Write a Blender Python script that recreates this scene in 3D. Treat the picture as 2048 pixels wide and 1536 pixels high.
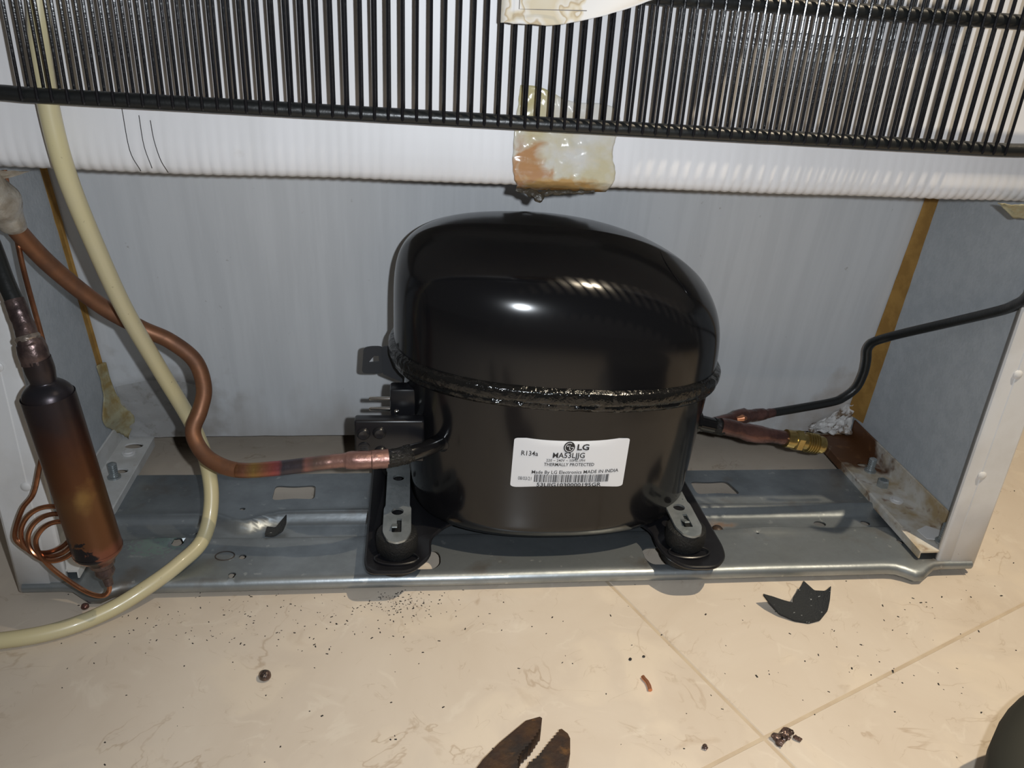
import bpy, bmesh, math, random
from math import sin, cos, pi, radians
from mathutils import Vector, Matrix, noise
from mathutils.geometry import delaunay_2d_cdt

# ------------------------------------------------------------------ scene, camera, light
scene = bpy.context.scene
for o in list(bpy.data.objects):
    bpy.data.objects.remove(o, do_unlink=True)
COL = scene.collection

cam_d = bpy.data.cameras.new('camera')
cam = bpy.data.objects.new('camera', cam_d)
COL.objects.link(cam)
cam_d.sensor_width = 36.0
cam_d.lens = 1631.28 / 2048 * 36.0
cam_d.clip_start = 0.01
CAM = Vector((-0.0705, -0.3901, 0.3219))
yaw, pitch, roll = -0.1336, 0.4422, 0.0614
r0 = Vector((cos(yaw), sin(yaw), 0)); f0 = Vector((-sin(yaw), cos(yaw), 0)); u0 = Vector((0, 0, 1))
f2 = cos(pitch) * f0 - sin(pitch) * u0
u2 = cos(pitch) * u0 + sin(pitch) * f0
cx = cos(roll) * r0 + sin(roll) * u2
cy = -sin(roll) * r0 + cos(roll) * u2
cz = -f2
cam.matrix_world = Matrix(((cx.x, cy.x, cz.x, CAM.x), (cx.y, cy.y, cz.y, CAM.y), (cx.z, cy.z, cz.z, CAM.z), (0, 0, 0, 1)))
scene.camera = cam

world = bpy.data.worlds.new('room_light')
scene.world = world
world.use_nodes = True
bg = world.node_tree.nodes['Background']
bg.inputs['Color'].default_value = (1.0, 0.93, 0.84, 1)
bg.inputs['Strength'].default_value = 0.07


def look_at(o, target):
    d = Vector(target) - o.location
    o.rotation_euler = d.to_track_quat('-Z', 'Y').to_euler()


# the phone's flash beside its lens: small, cool white
fl = bpy.data.lights.new('phone_flash', 'AREA')
fl.shape = 'DISK'; fl.size = 0.007; fl.energy = 1.36; fl.color = (0.88, 0.94, 1.0)
flo = bpy.data.objects.new('phone_flash', fl); COL.objects.link(flo)
flo.location = CAM + cx * 0.026 + cy * 0.006
look_at(flo, CAM + f2)
# warm light falling steeply from the front right
lp = bpy.data.lights.new('warm_room_lamp', 'SPOT')
lp.shadow_soft_size = 0.008; lp.energy = 46.0; lp.color = (1.0, 0.85, 0.63)
lp.spot_size = radians(60); lp.spot_blend = 0.9
lpo = bpy.data.objects.new('warm_room_lamp', lp); COL.objects.link(lpo)
lpo.location = (0.44, -0.28, 1.15)
look_at(lpo, (0.33, -0.02, 0.0))

vs = scene.view_settings
vs.view_transform = 'Standard'; vs.look = 'None'; vs.exposure = 0.0; vs.gamma = 1.0
vs.use_curve_mapping = False


# ------------------------------------------------------------------ materials
def mat(name, col, rough=0.5, metal=0.0, col2=None, scale=20.0, detail=4.0, lo=0.4, hi=0.6, bump=0.0, bscale=None,
        coat=0.0, rough2=None, stretch=(1, 1, 1), alpha=1.0, spec=0.5, dist=0.0):
    m = bpy.data.materials.new(name)
    m.use_nodes = True
    nt = m.node_tree
    b = nt.nodes['Principled BSDF']
    b.inputs['Base Color'].default_value = (*col, 1)
    b.inputs['Roughness'].default_value = rough
    b.inputs['Metallic'].default_value = metal
    b.inputs['Coat Weight'].default_value = coat
    b.inputs['Coat Roughness'].default_value = 0.08
    b.inputs['Specular IOR Level'].default_value = spec
    b.inputs['Alpha'].default_value = alpha
    if col2 is not None or bump or rough2 is not None:
        tc = nt.nodes.new('ShaderNodeTexCoord')
        mp = nt.nodes.new('ShaderNodeMapping')
        mp.inputs['Scale'].default_value = stretch
        nt.links.new(tc.outputs['Object'], mp.inputs['Vector'])
        nz = nt.nodes.new('ShaderNodeTexNoise')
        nz.inputs['Scale'].default_value = scale
        nz.inputs['Detail'].default_value = detail
        nz.inputs['Roughness'].default_value = 0.6
        nz.inputs['Distortion'].default_value = dist
        nt.links.new(mp.outputs['Vector'], nz.inputs['Vector'])
        mr = nt.nodes.new('ShaderNodeMapRange')
        mr.inputs['From Min'].default_value = lo
        mr.inputs['From Max'].default_value = hi
        nt.links.new(nz.outputs['Fac'], mr.inputs['Value'])
        if col2 is not None:
            mx = nt.nodes.new('ShaderNodeMix'); mx.data_type = 'RGBA'
            mx.inputs['A'].default_value = (*col, 1)
            mx.inputs['B'].default_value = (*col2, 1)
            nt.links.new(mr.outputs['Result'], mx.inputs['Factor'])
            nt.links.new(mx.outputs['Result'], b.inputs['Base Color'])
        if rough2 is not None:
            rr = nt.nodes.new('ShaderNodeMapRange')
            rr.inputs['To Min'].default_value = rough
            rr.inputs['To Max'].default_value = rough2
            nt.links.new(mr.outputs['Result'], rr.inputs['Value'])
            nt.links.new(rr.outputs['Result'], b.inputs['Roughness'])
        if bump:
            nb = nt.nodes.new('ShaderNodeTexNoise')
            nb.inputs['Scale'].default_value = bscale or scale
            nb.inputs['Detail'].default_value = 3
            nt.links.new(mp.outputs['Vector'], nb.inputs['Vector'])
            bp = nt.nodes.new('ShaderNodeBump')
            bp.inputs['Strength'].default_value = bump
            bp.inputs['Distance'].default_value = 0.001
            nt.links.new(nb.outputs['Fac'], bp.inputs['Height'])
            nt.links.new(bp.outputs['Normal'], b.inputs['Normal'])
    return m


def layer(m, col, scale, lo, hi, stretch=(1, 1, 1), detail=5, dist=0.0, amount=1.0, box=None, metal=None, offset=(0, 0, 0)):
    """Lay a blotch of another colour over a material; box = (centre, radius) limits it to a stain with its own place."""
    nt = m.node_tree
    b = nt.nodes['Principled BSDF']
    tc = nt.nodes.new('ShaderNodeTexCoord')
    mp = nt.nodes.new('ShaderNodeMapping')
    mp.inputs['Scale'].default_value = stretch
    mp.inputs['Location'].default_value = offset
    nt.links.new(tc.outputs['Object'], mp.inputs['Vector'])
    nz = nt.nodes.new('ShaderNodeTexNoise')
    nz.inputs['Scale'].default_value = scale
    nz.inputs['Detail'].default_value = detail
    nz.inputs['Distortion'].default_value = dist
    nt.links.new(mp.outputs['Vector'], nz.inputs['Vector'])
    val = nz.outputs['Fac']
    if box:
        (c, rad) = box
        sub = nt.nodes.new('ShaderNodeVectorMath'); sub.operation = 'SUBTRACT'
        sub.inputs[1].default_value = c
        nt.links.new(tc.outputs['Object'], sub.inputs[0])
        dv = nt.nodes.new('ShaderNodeVectorMath'); dv.operation = 'DIVIDE'
        dv.inputs[1].default_value = rad
        nt.links.new(sub.outputs[0], dv.inputs[0])
        ln = nt.nodes.new('ShaderNodeVectorMath'); ln.operation = 'LENGTH'
        nt.links.new(dv.outputs[0], ln.inputs[0])
        ma = nt.nodes.new('ShaderNodeMath'); ma.operation = 'MULTIPLY_ADD'
        ma.inputs[1].default_value = -0.5; ma.inputs[2].default_value = 0.5
        nt.links.new(ln.outputs['Value'], ma.inputs[0])
        ad = nt.nodes.new('ShaderNodeMath'); ad.operation = 'ADD'
        nt.links.new(val, ad.inputs[0]); nt.links.new(ma.outputs[0], ad.inputs[1])
        val = ad.outputs[0]
    mr = nt.nodes.new('ShaderNodeMapRange')
    mr.inputs['From Min'].default_value = lo; mr.inputs['From Max'].default_value = hi
    mr.inputs['To Max'].default_value = amount
    nt.links.new(val, mr.inputs['Value'])
    mx = nt.nodes.new('ShaderNodeMix'); mx.data_type = 'RGBA'
    src = b.inputs['Base Color']
    if src.is_linked:
        nt.links.new(src.links[0].from_socket, mx.inputs['A'])
    else:
        mx.inputs['A'].default_value = src.default_value
    mx.inputs['B'].default_value = (*col, 1)
    nt.links.new(mr.outputs['Result'], mx.inputs['Factor'])
    nt.links.new(mx.outputs['Result'], b.inputs['Base Color'])
    if metal is not None:
        m2 = nt.nodes.new('ShaderNodeMapRange')
        m2.inputs['To Min'].default_value = b.inputs['Metallic'].default_value
        m2.inputs['To Max'].default_value = metal
        nt.links.new(mr.outputs['Result'], m2.inputs['Value'])
        nt.links.new(m2.outputs['Result'], b.inputs['Metallic'])
    return m


def ramp_z(m, axis, stops, z0, z1, wob=0.0, scale=40):
    """Heat tint running along a length: colour ramp over one object axis."""
    nt = m.node_tree
    b = nt.nodes['Principled BSDF']
    tc = nt.nodes.new('ShaderNodeTexCoord')
    sx = nt.nodes.new('ShaderNodeSeparateXYZ')
    nt.links.new(tc.outputs['Object'], sx.inputs[0])
    nz = nt.nodes.new('ShaderNodeTexNoise'); nz.inputs['Scale'].default_value = scale; nz.inputs['Detail'].default_value = 4
    nt.links.new(tc.outputs['Object'], nz.inputs['Vector'])
    a = nt.nodes.new('ShaderNodeMath'); a.operation = 'MULTIPLY_ADD'
    a.inputs[1].default_value = wob; nt.links.new(nz.outputs['Fac'], a.inputs[0]); nt.links.new(sx.outputs[axis], a.inputs[2])
    mr = nt.nodes.new('ShaderNodeMapRange')
    mr.inputs['From Min'].default_value = z0 + wob * .5; mr.inputs['From Max'].default_value = z1 + wob * .5
    nt.links.new(a.outputs[0], mr.inputs['Value'])
    cr = nt.nodes.new('ShaderNodeValToRGB')
    nt.links.new(mr.outputs['Result'], cr.inputs['Fac'])
    el = cr.color_ramp.elements
    for i, (p, c) in enumerate(stops):
        e = el[i] if i < 2 else el.new(p)
        e.position = p; e.color = (*c, 1)
    nt.links.new(cr.outputs['Color'], b.inputs['Base Color'])
    return m


M = {}
M['black_gloss'] = mat('black_gloss', (0.006, 0.006, 0.007), 0.16, coat=0.12, spec=0.45)
M['black_gloss_rough'] = mat('black_gloss_rough', (0.006, 0.006, 0.006), 0.12, bump=1.0, bscale=260)
M['black_lumpy'] = mat('black_lumpy', (0.006, 0.006, 0.006), 0.10, bump=1.0, bscale=1400)
M['black_flashlit'] = mat('black_flashlit', (0.035, 0.037, 0.042), 0.5)  # black lifted to grey: flash reflection on the bracket face put into the colour
M['black_satin'] = mat('black_satin', (0.010, 0.010, 0.012), 0.30)
M['black_wire'] = mat('black_wire', (0.008, 0.008, 0.010), 0.22, bump=0.12, bscale=700)
M['black_tube'] = mat('black_tube', (0.010, 0.011, 0.011), 0.36, bump=0.15, bscale=400)
M['rubber'] = mat('rubber', (0.0045, 0.005, 0.0055), 0.6, bump=0.5, bscale=800)
M['rubber_grit'] = layer(mat('rubber_grit', (0.018, 0.020, 0.022), 0.85, bump=0.8, bscale=1200), (0.35, 0.36, 0.36), 500, 0.68, 0.74)
M['zinc'] = mat('zinc', (0.42, 0.45, 0.46), 0.38, 0.75, col2=(0.30, 0.33, 0.34), scale=60, bump=0.15, bscale=300)
M['galv'] = mat('galvanised', (0.36, 0.39, 0.41), 0.36, 0.80, col2=(0.25, 0.275, 0.29), scale=30, detail=6, lo=.35, hi=.65, rough2=0.48, bump=0.10, bscale=200)
layer(M['galv'], (0.20, 0.15, 0.10), 34, 0.60, 0.74, amount=0.55, metal=0.2)
layer(M['galv'], (0.50, 0.52, 0.52), 160, 0.66, 0.72, amount=0.8, metal=0.1)
layer(M['galv'], (0.32, 0.42, 0.39), 420, 0.78, 0.88, box=((0.055, 0.032, 0.01), (0.035, 0.02, 0.05)), metal=0.0)
layer(M['galv'], (0.16, 0.09, 0.05), 120, 0.70, 1.0, box=((0.415, 0.046, 0.01), (0.025, 0.008, 0.05)), metal=0.0, amount=.8)
M['white_panel'] = mat('white_panel', (0.72, 0.71, 0.72), 0.42, col2=(0.66, 0.65, 0.655), scale=9, detail=6, lo=.4, hi=.7, stretch=(6, 1, .6))
layer(M['white_panel'], (0.45, 0.40, 0.34), 70, 0.68, 0.80, amount=0.5)
M['rear_wall'] = mat('rear_wall_white', (0.60, 0.615, 0.635), 0.38, col2=(0.56, 0.575, 0.595), scale=14, detail=6, stretch=(8, 1, .5), bump=0.03, bscale=60)
layer(M['rear_wall'], (0.22, 0.20, 0.18), 190, 0.72, 0.78, amount=0.5)
layer(M['rear_wall'], (0.26, 0.23, 0.20), 60, 0.50, 0.85, box=((-0.245, -0.155, 0.045), (0.05, 0.1, 0.045)), amount=.65)
layer(M['rear_wall'], (0.30, 0.22, 0.15), 30, 0.62, 0.9, box=((0.25, -0.15, 0.03), (0.05, 0.1, 0.05)), amount=.7)
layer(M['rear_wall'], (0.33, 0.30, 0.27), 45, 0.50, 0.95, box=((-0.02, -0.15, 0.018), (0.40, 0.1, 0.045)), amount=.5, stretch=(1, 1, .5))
M['side_panel'] = mat('side_panel_grey', (0.42, 0.45, 0.48), 0.50, col2=(0.38, 0.41, 0.44), scale=120, bump=0.25, bscale=450)
M['flange'] = mat('flange_white', (0.66, 0.66, 0.665), 0.40, col2=(0.60, 0.59, 0.58), scale=25, detail=6)
layer(M['flange'], (0.25, 0.14, 0.08), 160, 0.72, 0.76, amount=.8)
M['dark_metal'] = mat('dark_steel', (0.06, 0.05, 0.045), 0.6, 0.3)
M['rail_clean'] = layer(mat('rail_white', (0.60, 0.60, 0.59), 0.45, col2=(0.50, 0.49, 0.47), scale=40), (0.30, 0.17, 0.09), 70, 0.66, 0.76, amount=.8)
M['rail_rust'] = layer(mat('rail_rusty', (0.55, 0.53, 0.49), 0.5, col2=(0.36, 0.27, 0.15), scale=36, lo=.42, hi=.62), (0.09, 0.035, 0.012), 60, 0.42, 0.62, box=((0.002, 0.145, 0.01), (0.034, 0.050, 0.1)))
layer(M['rail_rust'], (0.16, 0.07, 0.025), 120, 0.58, 0.70, amount=.8)
M['ochre'] = mat('ochre_foam', (0.34, 0.19, 0.045), 0.7, col2=(0.26, 0.14, 0.03), scale=90)
M['copper_dull'] = mat('copper_dull', (0.235, 0.105, 0.053), 0.48, 0.5, col2=(0.17, 0.080, 0.045), scale=70, rough2=.58)
M['copper_heat'] = mat('copper_heat', (0.4, 0.2, 0.1), 0.33, 0.8, bump=.25, bscale=300, rough2=.4)
ramp_z(M['copper_heat'], 0, [(0.0, (0.22, 0.10, 0.05)), (0.08, (0.30, 0.14, 0.09)), (0.18, (0.36, 0.23, 0.08)), (0.27, (0.36, 0.17, 0.09)), (0.38, (0.42, 0.12, 0.11)), (0.44, (0.36, 0.11, 0.12)), (0.48, (0.10, 0.09, 0.11)), (0.68, (0.11, 0.09, 0.10)), (0.73, (0.34, 0.17, 0.15)), (0.82, (0.22, 0.15, 0.13)), (1.0, (0.32, 0.18, 0.15))], 0.0378, 0.0910, wob=0.003, scale=160)
M['copper_sleeve'] = mat('copper_sleeve', (0.32, 0.18, 0.15), 0.38, 0.65, col2=(0.27, 0.15, 0.13), scale=120, bump=.4, bscale=260)
M['copper_brown'] = mat('copper_brown', (0.20, 0.10, 0.085), 0.32, 0.7, col2=(0.11, 0.06, 0.055), scale=80, bump=.5, bscale=220)
M['copper_bright'] = mat('copper_bright', (0.46, 0.20, 0.10), 0.25, 0.9, col2=(0.26, 0.11, 0.06), scale=70)
M['copper_orange'] = mat('copper_orange', (0.65, 0.28, 0.15), 0.30, 0.8)
M['drier'] = mat('drier_oxide', (0.2, 0.1, 0.05), 0.34, 0.7, bump=.1, bscale=200)
ramp_z(M['drier'], 2, [(0.0, (0.20, 0.075, 0.05)), (0.06, (0.22, 0.085, 0.05)), (0.10, (0.15, 0.065, 0.03)), (0.25, (0.145, 0.065, 0.028)), (0.36, (0.155, 0.075, 0.032)), (0.42, (0.125, 0.05, 0.022)), (0.55, (0.105, 0.043, 0.02)), (0.66, (0.075, 0.033, 0.022)), (0.78, (0.045, 0.030, 0.030)), (0.92, (0.035, 0.034, 0.042)), (1.0, (0.055, 0.042, 0.042))], 0.014, 0.120, wob=0.02, scale=70)
layer(M['drier'], (0.020, 0.018, 0.022), 130, 0.50, 0.56, box=((-0.003, -0.011, 0.015), (0.010, 0.02, 0.013)), dist=1.5)
layer(M['drier'], (0.30, 0.18, 0.06), 90, 0.62, 1.0, box=((0.004, -0.012, 0.053), (0.007, 0.02, 0.012)), amount=.7)
M['drier_neck'] = mat('drier_neck', (0.16, 0.11, 0.10), 0.34, 0.7, col2=(0.07, 0.05, 0.05), scale=90, bump=.5, bscale=250)
M['solder'] = mat('solder', (0.38, 0.32, 0.28), 0.3, 0.8, bump=.6, bscale=500)
M['brass'] = mat('brass', (0.52, 0.40, 0.16), 0.28, 0.9, col2=(0.38, 0.28, 0.11), scale=120)
M['chrome'] = mat('chrome_pin', (0.75, 0.73, 0.70), 0.2, 1.0)
M['hose'] = mat('cream_hose', (0.56, 0.49, 0.28), 0.36, col2=(0.52, 0.46, 0.30), scale=25, lo=.3, hi=.7, coat=.15)
layer(M['hose'], (0.22, 0.18, 0.12), 420, 0.70, 0.76, amount=.7)
M['tape'] = mat('yellowed_tape', (0.62, 0.60, 0.56), 0.18, col2=(0.56, 0.50, 0.34), scale=40, lo=.42, hi=.62, bump=.9, bscale=90, alpha=.93)
layer(M['tape'], (0.42, 0.19, 0.06), 75, 0.58, 0.80, box=((0.008, 0.0, 0.012), (0.013, 0.1, 0.02)), dist=1.2, amount=.85)
layer(M['tape'], (0.48, 0.30, 0.12), 120, 0.56, 0.78, box=((0.026, 0.0, 0.003), (0.03, 0.1, 0.007)))
layer(M['tape'], (0.50, 0.44, 0.24), 40, 0.50, 0.8, box=((0.006, 0.0, 0.045), (0.014, 0.1, 0.022)))
M['tape_wrap'] = mat('tape_wrap', (0.38, 0.35, 0.30), 0.16, col2=(0.26, 0.22, 0.17), scale=80, bump=1.0, bscale=160)
M['tape_old'] = mat('tape_old', (0.40, 0.37, 0.24), 0.3, col2=(0.30, 0.22, 0.09), scale=90, bump=.6, bscale=160, alpha=.9)
M['film'] = mat('dusty_film', (0.46, 0.46, 0.46), 0.3, col2=(0.27, 0.25, 0.23), scale=110, lo=.52, hi=.7, bump=.8, bscale=120, alpha=.55)
M['foil'] = mat('white_foil', (0.55, 0.54, 0.53), 0.4, col2=(0.18, 0.13, 0.09), scale=150, lo=.50, hi=.60, bump=1.0, bscale=240)
M['residue'] = mat('dark_residue', (0.045, 0.038, 0.028), 0.4, bump=1, bscale=400)
M['paper'] = mat('stained_paper', (0.70, 0.68, 0.66), 0.7)
layer(M['paper'], (0.48, 0.38, 0.25), 70, 0.485, 0.505, amount=.0)
M['ink'] = mat('ink', (0.02, 0.02, 0.022), 0.6)
M['ink_grey'] = mat('ink_grey', (0.20, 0.19, 0.18), 0.7)
M['sticker'] = mat('white_sticker', (0.70, 0.71, 0.74), 0.35)
M['floor'] = mat('beige_marble', (0.62, 0.54, 0.45), 0.30, col2=(0.56, 0.475, 0.385), scale=9, detail=8, lo=.35, hi=.7, rough2=.38, dist=1.2)
layer(M['floor'], (0.66, 0.57, 0.46), 22, 0.54, 0.66, amount=.7, dist=.6)
layer(M['floor'], (0.38, 0.28, 0.19), 28, 0.66, 0.78, amount=.55, dist=1.5)
def veins(m, col, scale, width, amount, dist=1.0):
    nt = m.node_tree; b = nt.nodes['Principled BSDF']
    tc = nt.nodes.new('ShaderNodeTexCoord')
    n1 = nt.nodes.new('ShaderNodeTexNoise'); n1.inputs['Scale'].default_value = scale; n1.inputs['Detail'].default_value = 5; n1.inputs['Distortion'].default_value = dist
    nt.links.new(tc.outputs['Object'], n1.inputs['Vector'])
    sb = nt.nodes.new('ShaderNodeMath'); sb.operation = 'SUBTRACT'; sb.inputs[1].default_value = .5
    nt.links.new(n1.outputs['Fac'], sb.inputs[0])
    ab = nt.nodes.new('ShaderNodeMath'); ab.operation = 'ABSOLUTE'; nt.links.new(sb.outputs[0], ab.inputs[0])
    mr = nt.nodes.new('ShaderNodeMapRange'); mr.inputs['From Min'].default_value = width; mr.inputs['From Max'].default_value = 0; mr.inputs['To Max'].default_value = amount
    nt.links.new(ab.outputs[0], mr.inputs['Value'])
    n2 = nt.nodes.new('ShaderNodeTexNoise'); n2.inputs['Scale'].default_value = scale * 1.7; n2.inputs['Detail'].default_value = 2
    nt.links.new(tc.outputs['Object'], n2.inputs['Vector'])
    m2 = nt.nodes.new('ShaderNodeMapRange'); m2.inputs['From Min'].default_value = .5; m2.inputs['From Max'].default_value = .62
    nt.links.new(n2.outputs['Fac'], m2.inputs['Value'])
    mu = nt.nodes.new('ShaderNodeMath'); mu.operation = 'MULTIPLY'
    nt.links.new(mr.outputs[0], mu.inputs[0]); nt.links.new(m2.outputs[0], mu.inputs[1])
    mx = nt.nodes.new('ShaderNodeMix'); mx.data_type = 'RGBA'
    nt.links.new(b.inputs['Base Color'].links[0].from_socket, mx.inputs['A'])
    mx.inputs['B'].default_value = (*col, 1)
    nt.links.new(mu.outputs[0], mx.inputs['Factor']); nt.links.new(mx.outputs['Result'], b.inputs['Base Color'])


veins(M['floor'], (0.34, 0.24, 0.15), 12, 0.008, .5)
veins(M['floor'], (0.38, 0.29, 0.20), 38, 0.012, .4)
veins(M['floor'], (0.70, 0.63, 0.53), 22, 0.03, .4)
M['grout'] = mat('grout', (0.50, 0.41, 0.30), 0.8, col2=(0.45, 0.36, 0.26), scale=60)
M['rust_steel'] = mat('rusty_steel', (0.060, 0.036, 0.026), 0.5, 0.45, col2=(0.10, 0.055, 0.028), scale=90, lo=.4, hi=.62, bump=.4, bscale=300)
layer(M['rust_steel'], (0.030, 0.028, 0.028), 60, 0.5, 0.65, amount=.8)
layer(M['rust_steel'], (0.22, 0.11, 0.04), 170, 0.60, 0.72, amount=.7)
M['grit'] = mat('black_grit', (0.015, 0.013, 0.012), 0.7)
M['slag'] = mat('burnt_slag', (0.05, 0.035, 0.03), 0.2, 0.4, col2=(0.16, 0.10, 0.08), scale=300, bump=1, bscale=500)
M['tub'] = mat('dark_tub', (0.030, 0.029, 0.022), 0.75, bump=.1, spec=.3)


# vein lines in the paper: water rings
def paper_rings(m):
    nt = m.node_tree; b = nt.nodes['Principled BSDF']
    tc = nt.nodes.new('ShaderNodeTexCoord')
    nz = nt.nodes.new('ShaderNodeTexNoise'); nz.inputs['Scale'].default_value = 55; nz.inputs['Detail'].default_value = 3
    nt.links.new(tc.outputs['Object'], nz.inputs['Vector'])
    cr = nt.nodes.new('ShaderNodeValToRGB'); nt.links.new(nz.outputs['Fac'], cr.inputs['Fac'])
    el = cr.color_ramp.elements
    el[0].position = 0.0; el[0].color = (.68, .66, .64, 1)
    el[1].position = 1.0; el[1].color = (.62, .58, .50, 1)
    for p, c in ((.46, (.70, .68, .66)), (.50, (.60, .52, .38)), (.515, (.44, .34, .21)), (.53, (.66, .62, .55)), (.60, (.58, .50, .36))):
        e = el.new(p); e.color = (*c, 1)
    nt.links.new(cr.outputs['Color'], b.inputs['Base Color'])


paper_rings(M['paper'])

# ------------------------------------------------------------------ building helpers
ROOT = {}


def tag(o, label=None, cat=None, group=None, kind=None):
    if label: o['label'] = label
    if cat: o['category'] = cat
    if group: o['group'] = group
    if kind: o['kind'] = kind
    return o


def thing(name, base, label, cat, group=None, kind=None):
    o = bpy.data.objects.new(name, None)
    o.location = base
    o.empty_display_size = .01
    COL.objects.link(o)
    ROOT[o] = Vector(base)
    return tag(o, label, cat, group, kind)


def mesh_from(name, verts, faces, base=Vector((0, 0, 0)), smooth=True, angle=35):
    me = bpy.data.meshes.new(name)
    me.from_pydata([Vector(v) - base for v in verts], [], faces)
    bm = bmesh.new(); bm.from_mesh(me)
    bmesh.ops.recalc_face_normals(bm, faces=bm.faces)
    bm.to_mesh(me); bm.free()
    if smooth:
        me.shade_smooth()
        me.set_sharp_from_angle(angle=radians(angle))
    return me


def part(name, vf, material, parent=None, base=None, label=None, smooth=True, angle=35):
    """One mesh object; vertices in world coordinates."""
    verts, faces = vf
    if parent is not None:
        b = ROOT[parent]
    else:
        b = Vector(base) if base is not None else Vector((0, 0, 0))
    me = mesh_from(name, verts, faces, b, smooth, angle)
    me.materials.append(M[material] if isinstance(material, str) else material)
    o = bpy.data.objects.new(name, me)
    COL.objects.link(o)
    if parent is not None:
        o.parent = parent
    else:
        o.location = b
    ROOT[o] = b
    if label: o['label'] = label
    return o


def join(*vfs):
    V = []; F = []
    for v, f in vfs:
        n = len(V); V += list(v); F += [tuple(i + n for i in q) for q in f]
    return V, F


def xf(vf, m):
    return [m @ Vector(v) for v in vf[0]], vf[1]


def box(x0, x1, y0, y1, z0, z1, bev=0.0, seg=2):
    bm = bmesh.new()
    bmesh.ops.create_cube(bm, size=1)
    for v in bm.verts:
        v.co = Vector((x0 + (v.co.x + .5) * (x1 - x0), y0 + (v.co.y + .5) * (y1 - y0), z0 + (v.co.z + .5) * (z1 - z0)))
    if bev:
        bmesh.ops.bevel(bm, geom=bm.edges[:], offset=bev, segments=seg, affect='EDGES', profile=.5)
    bm.verts.index_update()
    r = [v.co.copy() for v in bm.verts], [tuple(v.index for v in f.verts) for f in bm.faces]
    bm.free()
    return r


def spline(pts, n=10):
    """Catmull-Rom through points of any length tuples."""
    P = [list(p) for p in pts]
    out = []
    for i in range(len(P) - 1):
        p0 = P[i - 1] if i > 0 else [2 * a - b for a, b in zip(P[0], P[1])]
        p1, p2 = P[i], P[i + 1]
        p3 = P[i + 2] if i + 2 < len(P) else [2 * a - b for a, b in zip(P[-1], P[-2])]
        for k in range(n):
            t = k / n
            out.append([0.5 * (2 * b + (c - a) * t + (2 * a - 5 * b + 4 * c - d) * t * t + (3 * b - a - 3 * c + d) * t ** 3) for a, b, c, d in zip(p0, p1, p2, p3)])
    out.append(P[-1])
    return out


def sweep(path, rad, seg=14, caps=True, wob=0.0, wscale=100.0, seed=0):
    """Tube along a path; rad is a number or one radius per point."""
    P = [Vector(p[:3]) for p in path]
    n = len(P)
    R = [rad] * n if isinstance(rad, (int, float)) else list(rad)
    T = []
    for i in range(n):
        a = P[max(0, i - 1)]; b = P[min(n - 1, i + 1)]
        T.append((b - a).normalized())
    ref = Vector((0, 0, 1)) if abs(T[0].z) < .9 else Vector((1, 0, 0))
    N = (ref - T[0] * ref.dot(T[0])).normalized()
    V = []; F = []
    for i in range(n):
        N = (N - T[i] * N.dot(T[i])).normalized()
        B = T[i].cross(N)
        for k in range(seg):
            a = 2 * pi * k / seg
            d = N * cos(a) + B * sin(a)
            q = P[i] + d * R[i]
            if wob:
                q = q + d * wob * noise.noise(q * wscale + Vector((seed, 0, 0)))
            V.append(q)
    for i in range(n - 1):
        for k in range(seg):
            a = i * seg + k; b = i * seg + (k + 1) % seg
            F.append((a, b, b + seg, a + seg))
    if caps:
        F.append(tuple(range(seg - 1, -1, -1)))
        F.append(tuple((n - 1) * seg + k for k in range(seg)))
    return V, F


def lathe(prof, origin, axis, seg=24):
    """Profile of (distance along axis, radius) turned about an axis."""
    A = Vector(axis).normalized(); O = Vector(origin)
    ref = Vector((0, 0, 1)) if abs(A.z) < .9 else Vector((1, 0, 0))
    N = (ref - A * ref.dot(A)).normalized(); B = A.cross(N)
    V = []; F = []
    for d, r in prof:
        for k in range(seg):
            a = 2 * pi * k / seg
            V.append(O + A * d + (N * cos(a) + B * sin(a)) * max(r, 1e-6))
    n = len(prof)
    for i in range(n - 1):
        for k in range(seg):
            a = i * seg + k; b = i * seg + (k + 1) % seg
            F.append((a, b, b + seg, a + seg))
    F.append(tuple(range(seg - 1, -1, -1)))
    F.append(tuple((n - 1) * seg + k for k in range(seg)))
    return V, F


def round_poly(pts, r, seg=4):
    out = []
    n = len(pts)
    for i in range(n):
        a = Vector(pts[i - 1]); b = Vector(pts[i]); c = Vector(pts[(i + 1) % n])
        u = (a - b); v = (c - b)
        rr = min(r, u.length * .45, v.length * .45)
        p0 = b + u.normalized() * rr; p1 = b + v.normalized() * rr
        for k in range(seg + 1):
            t = k / seg
            q = (1 - t) ** 2 * p0 + 2 * t * (1 - t) * b + t * t * p1
            out.append((q.x, q.y))
    return out


def circle(cx_, cy_, r, n=16, ry=None):
    return [(cx_ + r * cos(2 * pi * k / n), cy_ + (ry or r) * sin(2 * pi * k / n)) for k in range(n)]


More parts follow.
